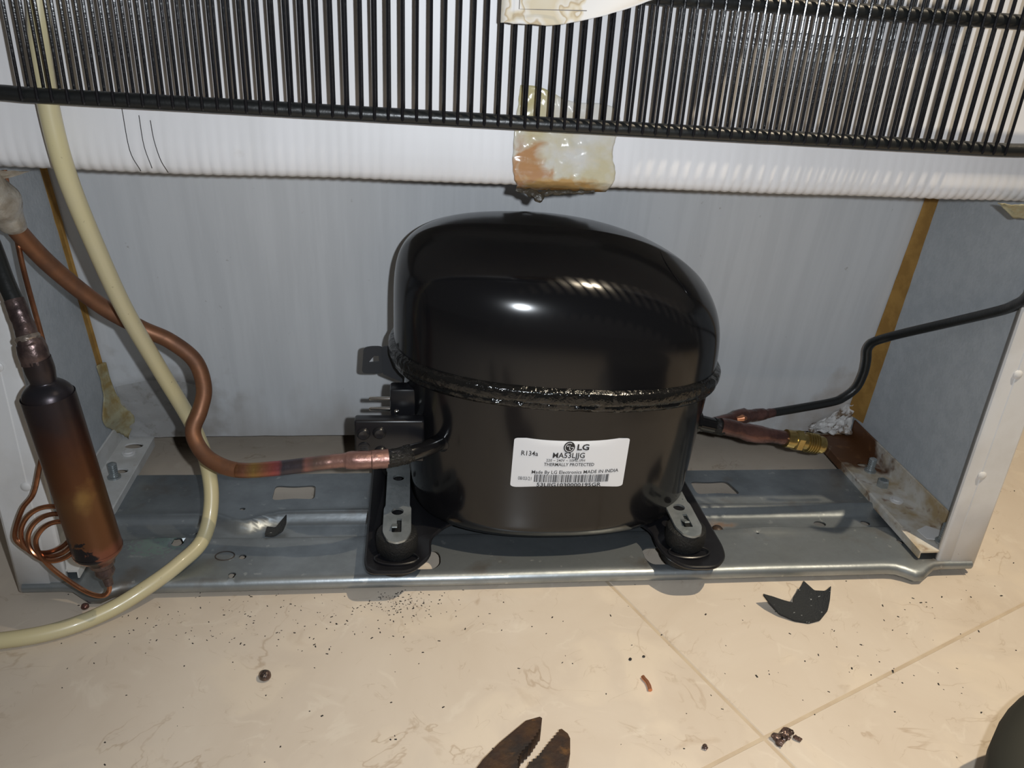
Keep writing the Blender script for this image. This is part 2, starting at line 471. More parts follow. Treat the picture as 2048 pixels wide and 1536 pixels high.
def sheet2d(outline, holes=(), extra=()):
    """Planar triangulation with holes. Returns 2D verts, faces."""
    V = []; E = []
    for loop in [outline] + list(holes):
        s = len(V)
        V += [Vector(p) for p in loop]
        E += [(s + i, s + (i + 1) % len(loop)) for i in range(len(loop))]
    V += [Vector(p) for p in extra]
    r = delaunay_2d_cdt(V, E, [], 1, 1e-7)
    P = [tuple(v) for v in r[0]]

    def inside(p, loop):
        c = False
        for i in range(len(loop)):
            a, b = loop[i - 1], loop[i]
            if (a[1] > p[1]) != (b[1] > p[1]) and p[0] < (b[0] - a[0]) * (p[1] - a[1]) / (b[1] - a[1]) + a[0]:
                c = not c
        return c
    bb = [(min(q[0] for q in h), max(q[0] for q in h), min(q[1] for q in h), max(q[1] for q in h)) for h in holes]
    F = []
    for f in r[2]:
        m_ = (sum(P[i][0] for i in f) / len(f), sum(P[i][1] for i in f) / len(f))
        if any(b[0] < m_[0] < b[1] and b[2] < m_[1] < b[3] and inside(m_, h) for h, b in zip(holes, bb)):
            continue
        if not inside(m_, outline):
            continue
        F.append(tuple(f))
    return P, F


def plate(outline, holes, z0, z1, fn=None, extra=()):
    """Solid plate with holes, from z0 to z1 (or mapped by fn(x, y, top?) -> point)."""
    v2, f2_ = sheet2d(outline, holes, extra)
    f = fn or (lambda x, y, t: (x, y, z1 if t else z0))
    n = len(v2)
    V = [f(x, y, 1) for x, y in v2] + [f(x, y, 0) for x, y in v2]
    F = [q for q in f2_] + [tuple(i + n for i in reversed(q)) for q in f2_]
    cnt = {}
    for q in f2_:
        for i in range(len(q)):
            a, b = q[i], q[(i + 1) % len(q)]
            cnt.setdefault((min(a, b), max(a, b)), []).append((a, b))
    for k, l in cnt.items():
        if len(l) == 1:
            a, b = l[0]
            F.append((b, a, a + n, b + n))
    return V, F


def grid(nu, nv, fn):
    V = [fn(i / nu, j / nv) for j in range(nv + 1) for i in range(nu + 1)]
    F = [(j * (nu + 1) + i, j * (nu + 1) + i + 1, (j + 1) * (nu + 1) + i + 1, (j + 1) * (nu + 1) + i) for j in range(nv) for i in range(nu)]
    return V, F


def thick(o, t, offset=0.0):
    m = o.modifiers.new('thickness', 'SOLIDIFY'); m.thickness = t; m.offset = offset
    return o


def sst(a, b, t):
    t = max(0, min(1, (t - a) / (b - a)))
    return t * t * (3 - 2 * t)


def nz(x, y=0.0, z=0.0):
    return noise.noise(Vector((x, y, z)))


# ================================================================== SETTING: tiled floor
floor_b = (0, 0, 0)
fo = part('floor', box(-2.2, 2.2, -2.2, 2.2, -0.03, -0.0004), 'grout', base=floor_b)
tag(fo, 'polished beige marble tile floor with thin joints', 'floor', kind='structure')
e1 = Vector((.9165, .4, 0)); e2 = Vector((-.4, .9165, 0)); C0 = Vector((.1015, -.1188, 0))
TP = 0.6
tme = mesh_from('tile', *box(0.0006, TP - .0006, 0.0006, TP - .0006, -0.012, 0, bev=.0008, seg=1))
tme.materials.append(M['floor'])
for i in range(-3, 3):
    for j in range(-3, 3):
        t = bpy.data.objects.new('tile', tme)
        t.location = C0 + e1 * (i * TP) + e2 * (j * TP)
        t.rotation_euler = (0, 0, math.atan2(.4, .9165))
        COL.objects.link(t); t.parent = fo

# ================================================================== refrigerator cabinet
cab = thing('refrigerator_cabinet', (0, .3, 0), 'white back of a refrigerator with an open compressor bay at its foot', 'refrigerator')


def rear_y(x, z):
    tx = (x + .28) / .56; tz = (z - .02) / .2
    lo = .151 + .007 * tx; hi = .107 + .026 * tx
    return lo + (hi - lo) * tz


# white fluted back panel, rolled under at the bottom edge
prof = [(.09, .2425, .2), (.05, .2415, .2), (.02, .2405, .4), (.011, .2395, .8), (.006, .2398, 1), (.0028, .2415, 1), (.0008, .2445, .9), (.0, .2485, .6), (-.0004, .254, .3), (0, .262, .1), (0, .28, .05), (0, .36, .05), (0, .95, .05)]
PER = .0048
nx = 1040
V = []; F = []
for j, (py, pz, am) in enumerate(prof):
    for i in range(nx + 1):
        x = -.345 + .69 * i / nx
        ph = (x / PER) % 1.0
        w = (abs(ph - .5) * 2) ** 1.5
        d = am * .00045 * w * (0.75 + .5 * nz(x * 60, j * .1))
        yy = py + d * (1 if py < .015 else 0)
        zz = pz + (d * .8 if pz < .246 else 0)
        V.append((x, yy + .0006 * nz(x * 9, pz * 9), zz + .0008 * nz(x * 14, 3)))
for j in range(len(prof) - 1):
    for i in range(nx):
        a = j * (nx + 1) + i
        F.append((a, a + 1, a + nx + 2, a + nx + 1))
part('back_panel', (V, F), 'white_panel', cab, angle=80)
# slanted inner wall of the bay
ro = part('bay_rear_wall', grid(60, 24, lambda u, v: (-.282 + .564 * u, rear_y(-.282 + .564 * u, .019 + .23 * v) + .0006 * nz(u * 30, v * 3) + .0010 * nz(u * 7, v * 4, 2), .0195 + .23 * v + (.0006 * nz(u * 90) if v == 0 else 0))), 'rear_wall', cab, angle=80)
# faint seam line on the inner wall
part('wall_seam', sweep([(-.0505, rear_y(-.05, .2) - .0006, .232), (-.0505, rear_y(-.05, .16) - .0006, .15)], .0005, 6), 'rear_wall', cab)
part('bay_underside', box(-.28, .28, .165, .56, .0225, .03), 'dark_metal', cab)
for s in (-1, 1):
    xs = (.2795, .2835) if s > 0 else (-.2835, -.2795)
    part('side_panel', box(xs[0], xs[1], .0015, .20, .021, .30, bev=.0005, seg=1), 'side_panel', cab)
    a, b = (.2875, .290) if s > 0 else (-.290, -.2875)
    part('outer_side', box(a, b, .001, .60, .0055, .95), 'flange', cab)
    # folded front flange
    pf = [(.2640, .004), (.2632, .0016), (.2638, .0004), (.2655, -.0002), (.272, -.0003), (.2725, -.0008), (.2885, -.0008), (.2900, .0002), (.2902, .004)]
    if s < 0:
        pf = [(-x, y) for x, y in pf]
    rows = []
    for z in (.005 if s < 0 else .0055, .06, .12, .18, .26):
        rows.append([(x, y, z + (.003 if abs(x) < .2655 and z < .01 else 0)) for x, y in pf])
    V = [p for r in rows for p in r]; n = len(pf)
    F = [(j * n + i, j * n + i + 1, (j + 1) * n + i + 1, (j + 1) * n + i) for j in range(len(rows) - 1) for i in range(n - 1)]
    fl_o = part('front_flange', (V, F), 'flange', cab, angle=25)
    thick(fl_o, .0008, -1)
    for z in ((.0754, .1431) if s > 0 else (.0747, .1440)):
        rx = .2730 * s
        part('rivet', lathe([(-.0004, .0027), (.0003, .0027), (.0006, .0022), (.0010, .0015), (.0011, .0004)], (rx, -.0008, z), (0, -1, 0), 16), 'flange', fl_o)
# foam strips squeezed out of the bay's rear corners
def corner_strip(s, w0, w1, z0, z1):
    V = []; F = []
    n = 24
    for i in range(n + 1):
        z = z0 + (z1 - z0) * i / n
        x0 = s * .2792
        y = rear_y(x0, z)
        w = w0 + (w1 - w0) * i / n + .0006 * nz(z * 120, s)
        V += [(x0 - s * w * .35, y - .0012, z), (x0 - s * w * .12, y - w * .4, z), (x0, y - w, z), (x0 + s * .002, y - w, z), (x0 + s * .002, y + .001, z)]
    for i in range(n):
        for k in range(5):
            a = i * 5 + k; b = i * 5 + (k + 1) % 5
            F.append((a, b, b + 5, a + 5))
    F.append((4, 3, 2, 1, 0)); F.append(tuple(n * 5 + k for k in range(5)))
    return V, F
part('foam_strip', corner_strip(1, .0165, .0095, .036, .236), 'ochre', cab, label='ochre foam squeezed along the corner')
part('foam_strip', corner_strip(-1, .0055, .0055, .072, .236), 'ochre', cab, label='ochre foam squeezed along the corner')
# dark scuffs on the rolled edge
for pts in ([(-.1972, -.0004, .2689), (-.1961, -.0004, .2508), (-.1936, .0009, .2415)], [(-.1863, -.0004, .2641), (-.1858, -.0004, .2555), (-.1835, -.0004, .247), (-.1817, .0010, .2412)], [(-.1905, -.0004, .266), (-.1899, -.0004, .2530), (-.1880, .0004, .243)]):
    part('scuff_mark', sweep(spline([(x + .0012 * nz(z * 700, x * 50), y - .0004, z) for x, y, z in pts], 6), .00015, 5), 'ink', cab)


def stud(parent, x, y, z, h, lean=(0, 0), r=.0028):
    A = Vector((lean[0], lean[1], 1)).normalized()
    pr = [(0, r * 1.5), (.0012, r * 1.5), (.0013, r)]
    d = .0018
    while d < h:
        pr += [(d, r * .78), (d + .0007, r), (d + .0011, r)]
        d += .0015
    pr += [(h + .0008, r * .5)]
    return part('threaded_stud', lathe(pr, (x, y, z), A, 14), 'zinc', parent)


# base rails bolted under the side walls
for s, m_ in ((-1, 'rail_clean'), (1, 'rail_rust')):
    X = lambda x: x * s
    base = (X(.262), 0, .019)
    ol = [(X(.2785), .1505), (X(.2495 if s > 0 else .2565), .1505), (X(.2500 if s > 0 else .2565), .0004), (X(.2622), .0004), (X(.2626), .0010), (X(.2785), .0010)]
    if s > 0: ol = ol[::-1]
    xi = .2502 if s > 0 else .2567
    hl = [circle(X(.2655), .104, .005, 14, .0032)] + ([circle(X(.2670), .138, .0065, 14, .004)] if s < 0 else [])
    rail = part('base_rail', join(plate(ol, hl, .0182, .0200, fn=lambda x, y, t: (x, y, (.0200 if t else .0188) - .0016 * (1 - sst(-.004, .022, y))), extra=[(X(.2515 + .003 * i), -.008 + .004 * j) for i in range(4) for j in range(9) if -.008 + .004 * j > .001]), box(min(X(.2780), X(.2795)), max(X(.2780), X(.2795)), .002, .150, .0120, .0335, bev=.0004, seg=1), box(min(X(xi), X(xi + .001)), max(X(xi), X(xi + .001)), .0010, .1500, .0128, .0186)), m_, None, base=base)
    rail.parent = cab; rail.location = Vector(base) - Vector((0, .3, 0)); ROOT[rail] = Vector(base)
    if s > 0:
        rail['label'] = 'rusty white base rail along the right wall'
        stud(rail, .2655, .0945, .0200, .0105)
        stud(rail, .2690, .0075, .0200, .013, r=.0032)
        part('nut', lathe([(0, .0042), (.0045, .0042), (.0052, .0036), (.0052, .0026), (.003, .0026)], (.2640, .0744, .0200), (0, 0, 1), 6), 'zinc', rail)
        part('washer', lathe([(0, .0044), (.0010, .0046), (.0012, .0030), (.0020, .0028)], (.2639, .0551, .0200), (0, 0, 1), 18), 'flange', rail)
        part('paint_flake', join(plate([(.2600, .0110), (.2700, .0090), (.2755, .0190), (.2680, .0250), (.2590, .0205)], [], .0201, .0207)), 'flange', rail)
    else:
        rail['label'] = 'dusty white base rail along the left wall'
        stud(rail, -.2668, .0956, .0200, .0105)
        part('washer', lathe([(0, .0044), (.0010, .0046), (.0012, .0030), (.0020, .0028)], (-.2670, .1270, .0200), (0, 0, 1), 18), 'flange', rail)

# ================================================================== galvanised base tray
tray = thing('base_tray', (-.28, 0, 0), 'dull galvanised steel tray across the foot of the bay', 'tray')


def tray_map(x, s, top):
    g = math.exp(-((x + .177) / .013) ** 2)
    left = sst(-.20, -.19, x)
    ys = .0600 - .0105 * g
    y = s
    # ridge, channel and front flat
    z = .0138
    z -= .0048 * (1 - sst(ys - .0075, ys, s))
    z += .0014 * math.exp(-((s - ys - .0008) / .0022) ** 2) * (.35 + .65 * left)
    z += .0022 * (1 - sst(.0375, .0395, s))
    # embossed curved swellings in the channel
    for bx in (.165, -.215):
        if .036 < s < .05:
            z += .0018 * math.exp(-((x - bx) / .022) ** 2) * (1 - sst(.040, .048, s))
    pin = math.exp(-((abs(x) - .247) / .0085) ** 2)
    out = sst(.252, .262, abs(x))
    if s < .035:
        y = s - .005 * (1 - sst(.007, .035, s))
    if s < .007:
        # rolled front lip
        a = (.007 - s) / .0125
        ang = a * pi * .97
        r = .0045 - .0012 * out
        cyy, czz = .0055 - .0050 - .0045 * pin, z - r - .002 * pin
        y = cyy - (r + .002 * pin) * sin(ang)
        z = czz + (r + .0005 * pin) * cos(ang)
    z += .00035 * nz(x * 14, s * 30)
    dz = 0 if top else -.0009
    if s < .007 and not top:
        y += .0007; dz = -.0004
    return (x, y, z + dz)


rows = [.107, .1, .09, .08, .072, .068, .065, .063, .0615, .060, .0585, .057, .0555, .054, .0525, .051, .049, .047, .045, .0425, .040, .0390, .038, .037, .033, .027, .02, .013, .009, .0075, .006, .0045, .003, .0015, 0, -.0015, -.003, -.0045]
xs = [-.286 + .572 * i / 110 for i in range(111)]
extra = []
holes = []
H = lambda pts, r=.003: holes.append(round_poly(pts, r))
H([(-.163, .0937), (-.150, .0920), (-.136, .0934), (-.1350, .0760), (-.149, .0775), (-.1628, .0755)], .004)
H([(.128, .0930), (.142, .0915), (.1555, .0928), (.1600, .0756), (.144, .0772), (.128, .0760)], .004)
H([(-.082, .0235), (-.0560, .0235), (-.0535, .020), (-.0535, .0125), (-.0575, .0085), (-.082, .0085)], .003)
H([(.0775, .0225), (.0735, .0205), (.0735, .0125), (.0770, .0080), (.103, .0080), (.103, .0225)], .003)
for cx_, cy_, r, ry in ((-.2124, .0342, .0035, .0030), (-.1712, .0215, .0022, .0018), (-.1741, .0079, .0022, .0018), (-.1796, .0661, .0018, .0014), (.2057, .0453, .0042, .0032), (.2387, .0453, .0032, .0028), (.2500, .0230, .0022, .002), (.1560, .0330, .0010, .0008)):
    holes.append(circle(cx_, cy_, r, 14, ry))
outline = [(x, .108) for x in xs] + [(.287, .108)] + [(.287, r) for r in rows[1:-1]] + [(x, -.0055) for x in reversed(xs)] + [(-.287, r) for r in reversed(rows[1:-1])] + [(-.287, .108)]


def in_hole(x, y):
    for h in holes:
        hx = [q[0] for q in h]; hy = [q[1] for q in h]
        if min(hx) - .0006 < x < max(hx) + .0006 and min(hy) - .0006 < y < max(hy) + .0006:
            return True
    return False


extra = [(x, r) for r in rows[:] for x in xs if not in_hole(x, r)]
part('pressed_sheet', plate(outline, holes, 0, 0, fn=tray_map, extra=extra), 'galv', tray, angle=50)
# lens-shaped knockout left in the sheet, a weld button and creases
def ring2(cx_, cy_, a, b, z, r=.0004, n=28):
    return sweep([(cx_ + a * cos(2 * pi * k / n), cy_ + b * sin(2 * pi * k / n), z) for k in range(n + 1)], r, 6, caps=False)
part('knockout_edge', ring2(-.1817, .0204, .0055, .0042, .0113), 'dark_metal', tray)
part('knockout_edge', ring2(-.2000, .0440, .006, .0035, .0094), 'zinc', tray)
part('weld_button', lathe([(0, .0040), (.0012, .0037), (.0024, .0026), (.0030, .0008)], (.1310, .0400, .0092), (0, 0, 1), 16), 'rust_steel', tray)
part('tray_rib', box(.20, .2495, -.0008, .0, .0040, .0046), 'galv', tray)
for s in (-1, 1):
    part('support_pad', box(min(s * .262, s * .280), max(s * .262, s * .280), .03, .09, .0, .0080, bev=.001), 'dark_metal', tray)

# ================================================================== condenser grille
cnd = thing('condenser_grille', (-.0110, -.019, .270), 'black wire condenser grille hung across the top of the photo', 'condenser')
YC = -.0190


def tube_line(zc, xa, xb, ext=()):
    pts = list(ext) + [(xa + (xb - xa) * i / 40, YC, zc + .0004 * nz(i * .5)) for i in range(41)]
    return pts


# serpentine tube: bottom run, U-bend at right outside the frame, second run
run = [(-.31, YC + .004, .2700), (-.275, YC + .002, .2735), (-.255, YC, .2750), (-.238, YC, .2752)]
run += [(-.228 + .432 * i / 20, YC, .2748 - .0056 * i / 20) for i in range(21)]
run += [(.2188, YC, .2694), (.240, YC, .2706), (.265, YC, .2730)]
bend = [(.282, YC, .2780), (.2920, YC, .290), (.2920, YC, .308), (.282, YC, .3200), (.265, YC, .3238)]
run2 = [(.21 - .43 * i / 20, YC, .3243 + .0024 * i / 20) for i in range(21)]
bend2 = [(-.250, YC, .3300), (-.262, YC, .340), (-.262, YC, .360), (-.250, YC, .3740)]
run3 = [(-.22 + .42 * i / 20, YC, .3755) for i in range(21)]
part('serpentine_tube', sweep(spline(run + bend + run2 + bend2 + run3, 4), .0032, 14, wob=.0001, wscale=300), 'black_tube', cnd)
wfront = mesh_from('front_wire', *sweep([(0, 0, -.0008), (0, 0, .0003), (0, 0, .05), (0, 0, .12)], [.0004, .00070, .00070, .00070], 8))
wback = mesh_from('back_wire', *sweep([(0, 0, -.0008), (0, 0, .0003), (0, 0, .05), (0, 0, .12)], [.0004, .00070, .00070, .00070], 8))
for w in (wfront, wback): w.materials.append(M['black_wire'])
random.seed(4)
NW = 75
for i in range(NW):
    t = i / (NW - 1)
    x = -.2284 + (.2067 + .2284) * t
    zb = .2738 - .0056 * t
    for nm, me, dy in (('front_wire', wfront, -.0039), ('back_wire', wback, .0040)):
        o = bpy.data.objects.new(nm, me)
        dx = random.uniform(-.0002, .0002) + (.0 if dy < 0 else .0003)
        o.location = Vector((x + dx, YC + dy, zb + random.uniform(-.0003, .0003))) - ROOT[cnd]
        o.rotation_euler = (0, random.uniform(-.003, .003), 0)
        o.parent = cnd
        COL.objects.link(o)

# ================================================================== compressor
XC, YCC = .0165, .0640
cmp_ = thing('compressor', (XC, YCC, .014), 'glossy black hermetic compressor with a white rating label', 'compressor')
NP = 2.35


def seam_z(x):
    return .1265 - .05 * (x - XC)


def spow(v, e):
    return math.copysign(abs(v) ** e, v)


def upper_pt(th, ph):
    cx_, sy_ = cos(th), sin(th)
    ux = spow(cx_, 2 / NP); uy = spow(sy_, 2 / NP)
    side = (ux + 1) / 2
    e = .31 + .20 * side
    if uy < 0:
        e += .09 * (-uy)
    rho = cos(ph) ** e; zz = sin(ph) ** e
    x = XC + .0985 * ux * rho
    y = YCC + .0615 * uy * rho
    s0 = seam_z(x)
    top = .2055 - 1.60 * max(0, x + .005) ** 2 - 1.2 * max(0, -.03 - x) ** 2 - .19 * (max(0, YCC - y)) + .0
    return Vector((x, y, s0 + zz * (top - s0)))


nth, nph = 168, 56
V = []; F = []
# oval pressed hollow on the right shoulder
DC = Vector((.0905, .050, .173))
for j in range(nph):
    ph = (pi / 2) * (j / nph)
    for i in range(nth):
        p = upper_pt(2 * pi * i / nth, ph)
        V.append(p)
apex = len(V); V.append(upper_pt(0, pi / 2 - 1e-4))
for j in range(nph - 1):
    for i in range(nth):
        a = j * nth + i; b = j * nth + (i + 1) % nth
        F.append((a, b, b + nth, a + nth))
for i in range(nth):
    F.append(((nph - 1) * nth + i, (nph - 1) * nth + (i + 1) % nth, apex))
part('upper_shell', (V, F), 'black_gloss', cmp_, angle=180)


def low_ab(z):
    """Half axes and centre of the lower shell at height z."""
    t = (z - .045) / .08
    a = .0895 + .0060 * max(-.3, min(1, t))
    b = .0570 + .0030 * max(-.3, min(1, t))
    if z < .0365:
        k = max(0.0, min(1.0, (.0365 - z) / .0125))
        sh = 1 - math.sqrt(max(0, 1 - k * k))
        a -= .011 * sh; b -= .011 * sh
    return a, b


def low_y(x, z):
    a, b = low_ab(z)
    t = abs((x - XC - .0015) / a)
    return YCC - b * max(0, 1 - t ** NP) ** (1 / NP)


V = []; F = []
zs_ = [.0240, .0242, .0248, .0258, .0270, .0285, .031, .034, .037, .046, .052, .06, .07, .08, .09, .1, .108, .116, 1.0]
nth = 144
for j, z in enumerate(zs_):
    for i in range(nth):
        th = 2 * pi * i / nth
        ux = spow(cos(th), 2 / NP); uy = spow(sin(th), 2 / NP)
        a, b = low_ab(min(z, .125))
        x = XC + .0015 + a * ux; y = YCC + b * uy
        zz = z if z < .9 else seam_z(x) + .001
        if z < .9 and z > .09:
            zz = .09 + (seam_z(x) - .001 - .09) * (z - .09) / (.122 - .09)
        V.append((x, y, zz))
for j in range(len(zs_) - 1):
    for i in range(nth):
        a = j * nth + i; b = j * nth + (i + 1) % nth
        F.append((a, b, b + nth, a + nth))
F.append(tuple(range(nth - 1, -1, -1)))
part('lower_shell', (V, F), 'black_gloss', cmp_, angle=60)
# overlapping skirt and lumpy weld bead between the shells
pr = [(-.0085, .000), (-.0085, .0012), (-.0065, .0026), (-.0048, .0020), (-.0040, .0034), (-.0015, .0042), (.0022, .0042), (.0036, .0034), (.0044, .0018), (.0050, .0002)]
V = []; F = []
for i in range(288):
    th = 2 * pi * i / 288
    ux = spow(cos(th), 2 / NP); uy = spow(sin(th), 2 / NP)
    nrm = Vector((ux / .0985, uy / .0615, 0)).normalized()
    x0 = XC + .0975 * ux; y0 = YCC + .0608 * uy
    front = math.exp(-((x0 - .025) / .03) ** 2) if y0 < YCC else 0
    for k, (dz, dn) in enumerate(pr):
        lump = .0007 * nz(x0 * 170, y0 * 170, k * .8) * (1 if 1 <= k <= 4 else .25)
        lump += front * (.0016 * nz(x0 * 260, 7, k * .9)) * (1 if k <= 5 else .3)
        V.append((x0 + nrm.x * (dn + lump), y0 + nrm.y * (dn + lump), seam_z(x0) + dz + lump * .8))
npf = len(pr)
for i in range(288):
    for k in range(npf - 1):
        a = i * npf + k; b = ((i + 1) % 288) * npf + k
        F.append((a, b, b + 1, a + 1))
part('weld_seam', (V, F), 'black_gloss_rough', cmp_, angle=60)
# rim of the pressed oval on the right shoulder
def on_upper(x, y):
    best = None
    lo, hi = 0.02, pi / 2 - .002
    # walk the surface: pick the azimuth whose ring passes through (x, y)
    dx = (x - XC) / .0985; dy = (y - YCC) / .0615
    rho = (abs(dx) ** NP + abs(dy) ** NP) ** (1 / NP)
    ux, uy = dx / rho, dy / rho
    side = (ux + 1) / 2
    e = .31 + .20 * side + (.09 * (-uy) if uy < 0 else 0)
    ph = math.acos(min(1, rho ** (1 / e)))
    s0 = seam_z(x)
    top = .2055 - 1.60 * max(0, x + .005) ** 2 - 1.2 * max(0, -.03 - x) ** 2 - .19 * (max(0, YCC - y))
    return Vector((x, y, s0 + sin(ph) ** e * (top - s0)))
ov = []
for q in spline([(.0722, .0600), (.0722, .0520), (.0738, .0440), (.0772, .0375), (.0818, .0325), (.0850, .0308)], 3):
    ov.append(on_upper(*q))
part('pressed_oval_rim', sweep(ov, [.0001 + .0004 * sin(pi * k / (len(ov) - 1)) for k in range(len(ov))], 8), 'black_gloss', cmp_)

# mounting feet
fl_l = [(-.0968, .118), (-.0969, -.006), (-.0945, -.0145), (-.0715, -.0150), (-.0607, -.0015), (-.0607, .0160), (-.0500, .0300), (-.035, .036), (-.020, .038), (-.020, .118)]
fl_r = [(.0640, .118), (.0640, .038), (.0700, .033), (.0795, .0190), (.0785, .0060), (.0815, -.0065), (.0900, -.0172), (.1080, -.0176), (.1160, -.0080), (.1178, .002), (.1158, .118)]
for ol, gx in ((fl_l, -.0795), (fl_r, .0955)):
    oo = round_poly(ol, .006, 5)
    holes_ = [circle(gx, y, .0095, 22) for y in (.0065, .094)]

    def foot_fn(x, y, t, gx=gx):
        z = .0235 + (.0018 if t else 0)
        d = min(math.hypot(x - gx, y - .0065), math.hypot(x - gx, y - .094))
        z -= .0022 * (1 - sst(.0095, .0165, d))
        return (x, y, z)
    ex = []
    for y0 in (.0065, .094):
        for rr in (.0118, .014, .0165, .019):
            ex += [q for q in circle(gx, y0, rr, 22)]
    f_o = part('mounting_foot', plate(oo, holes_, 0, 0, fn=foot_fn), 'black_satin', cmp_, angle=50)
    # turned-down edge bead around the foot
    part('foot_edge', sweep([(x, y, .0240) for x, y in oo[:]], .0013, 8), 'black_satin', f_o)
    part('foot_pad_rim', ring2(gx, -.0035, .0125, .006, .0252, r=.0007), 'black_satin', f_o)
    for y0 in (.0065, .094):
        part('rubber_grommet', lathe([(0, .0125), (.002, .0135), (.006, .0135), (.008, .0098), (.0112, .0098), (.0120, .0118), (.0150, .0122), (.0205, .0122), (.0228, .0117), (.0236, .0106), (.0238, .003)], (gx, y0, .0135), (0, 0, 1), 28), 'rubber', cmp_)
    # zinc retaining strap over the two grommets
    w = .0082; wn = .0073
    y0, y1 = -.0055, .1060
    st = [(gx - w, .0275), (gx - w, .0035), (gx - .0052, -.0045), (gx, -.0070), (gx + .0052, -.0045), (gx + w, .0035), (gx + w, .0275), (gx + wn, .0300), (gx + wn, .0705), (gx + w, .073), (gx + w, .0970), (gx + .0052, .105), (gx - .0052, .105), (gx - w, .0970), (gx - w, .073), (gx - wn, .0705), (gx - wn, .0300)]
    sl = [(gx - .0030, .0030), (gx + .0026, .0030), (gx + .0026, .0165), (gx - .0002, .0165), (gx - .0002, .0115), (gx - .0030, .0115)]
    hs = [circle(gx, .0240, .0037, 18, .0037), circle(gx, .0620, .0037, 18, .0037), round_poly(sl, .0006, 2)]
    for q in range(4):
        hs.append(circle(gx + .0050, .033 + .0095 * q, .0006, 8))
    so = part('retaining_strap', plate(round_poly(st, .0022, 4), hs, .0374, .0388), 'zinc', cmp_)
    part('locking_tongue', xf(box(-.0028, .0004, -.0042, .0042, -.0004, .0005, bev=.0002, seg=1), Matrix.Translation((gx - .0002, .0072, .0402)) @ Matrix.Rotation(radians(-24), 4, 'X')), 'zinc', so)

# tubes welded into the shell
part('suction_stub', sweep(spline([(-.0855, .0045, .0872, .0049), (-.0780, .0060, .0876, .0050), (-.0706, .0090, .0884, .0049), (-.0620, .0155, .0877, .0047), (-.0530, .0260, .0868, .0046), (-.044, .036, .0865, .0046)], 8), [q[3] for q in spline([(-.0855, .0045, .0872, .0049), (-.0780, .0060, .0876, .0050), (-.0706, .0090, .0884, .0049), (-.0620, .0155, .0877, .0047), (-.0530, .0260, .0868, .0046), (-.044, .036, .0865, .0046)], 8)], 18), 'black_gloss', cmp_)
part('stub_paint_drips', sweep(spline([(-.0850, .0043, .0872), (-.0780, .0058, .0876), (-.0712, .0086, .0884)], 14), .00515, 24, wob=.0006, wscale=900), 'black_lumpy', cmp_)
for k in range(3):
    c = Vector((-.0545 + .0022 * k, .0240 + .0020 * k, .0868)); d = Vector((-.66, -.74, .03)).normalized()
    part('stub_collar', lathe([(-.0012, .0050), (-.0006, .0062 + .0008 * k), (.0004, .0062 + .0008 * k), (.0012, .0050)], c, d, 20), 'black_gloss', cmp_)
part('process_stub', lathe([(-.012, .0052), (0, .0052), (.003, .0052), (.004, .0075), (.006, .0075), (.007, .0053), (.016, .0051), (.022, .0050)], (.1095, .0660, .0782), (.97, 0, -.24), 20), 'black_gloss', cmp_)
part('process_stub_drips', sweep([(.1265 + .007 * i / 12, .0660, .0742 - .0017 * i / 12) for i in range(13)], .0053, 22, wob=.0006, wscale=900), 'black_lumpy', cmp_)

# terminal side: bracket, pins, relay block
tb = part('hook_bracket', join(
    plate([(q[0], q[1]) for q in round_poly([(-.1018, .1082), (-.0885, .1082), (-.0885, .1284), (-.0955, .1284), (-.1000, .1272)], .003, 4)], [[(-.0975, .1165), (-.0912, .1172), (-.0912, .1215), (-.0940, .1215)]], 0, 0, fn=lambda x, y, t: (x, .0700 - (.0012 if t else 0) - (y - .118) * .25, y)),
    plate(round_poly([(-.0892, .1082), (-.0892, .1284), (-.0800, .1290), (-.0720, .1180), (-.0720, .0970)], .0015, 3), [], 0, 0, fn=lambda x, y, t: (x, .0695 + (x + .0892) * .2 - (.0012 if t else 0) - (y - .118) * .25, y))), 'black_flashlit', cmp_)
part('terminal_shroud', box(-.0838, -.0690, .0370, .0480, .0965, .1140, bev=.0015), 'black_satin', cmp_)
for z in (.1064, .0997):
    part('terminal_pin', sweep([(-.0960, .0405, z), (-.0953, .0405, z), (-.0800, .0405, z)], [.0008, .0013, .0013], 12), 'chrome', cmp_)
part('screw_head', lathe([(0, .0014), (.0006, .0014), (.0011, .0008), (.0012, .0002)], (-.0800, .0369, .0998), (0, -1, .3), 12), 'chrome', cmp_)
rl = part('relay_block', xf(box(-.1036, -.0640, .0240, .0320, .0730, .1006, bev=.0014, seg=3), Matrix.Identity(4)), 'black_satin', cmp_)
for x, z in ((-.0985, .0922), (-.0895, .0928), (-.0985, .0832), (-.0890, .0800)):
    big = (x, z) == (-.0985, .0832)
    part('relay_boss', lathe([(-.0005, .0040), (.0005, .0038), (.0016, .0030), (.0019, .0026), (.0015, .0004)] if not big else [(-.0005, .0035), (.0003, .0034), (.0005, .0028), (.0003, .0004)], (x, .0238, z), (0, -1, 0), 18), 'black_satin', rl)
    if big:
        for k in range(4):
            part('embossed_line', box(x - .0022, x + .0022, .0230, .0236, z - .0019 + k * .0012, z - .0016 + k * .0012), 'black_satin', rl)

# rating label wrapped on the lower shell
LX0, LX1, LZ0, LZ1 = -.0142, .0526, .0655, .0988


def lab(u, v, off=.0004):
    """u, v in 0..1 over the label -> point on the shell."""
    x = LX0 + (LX1 - LX0) * u + .0005 * (v - .5)
    z = LZ0 + (LZ1 - LZ0) * v - .0008 * (u - .5)
    d = .0015
    y = low_y(x, z)
    return Vector((x, y - off, z))


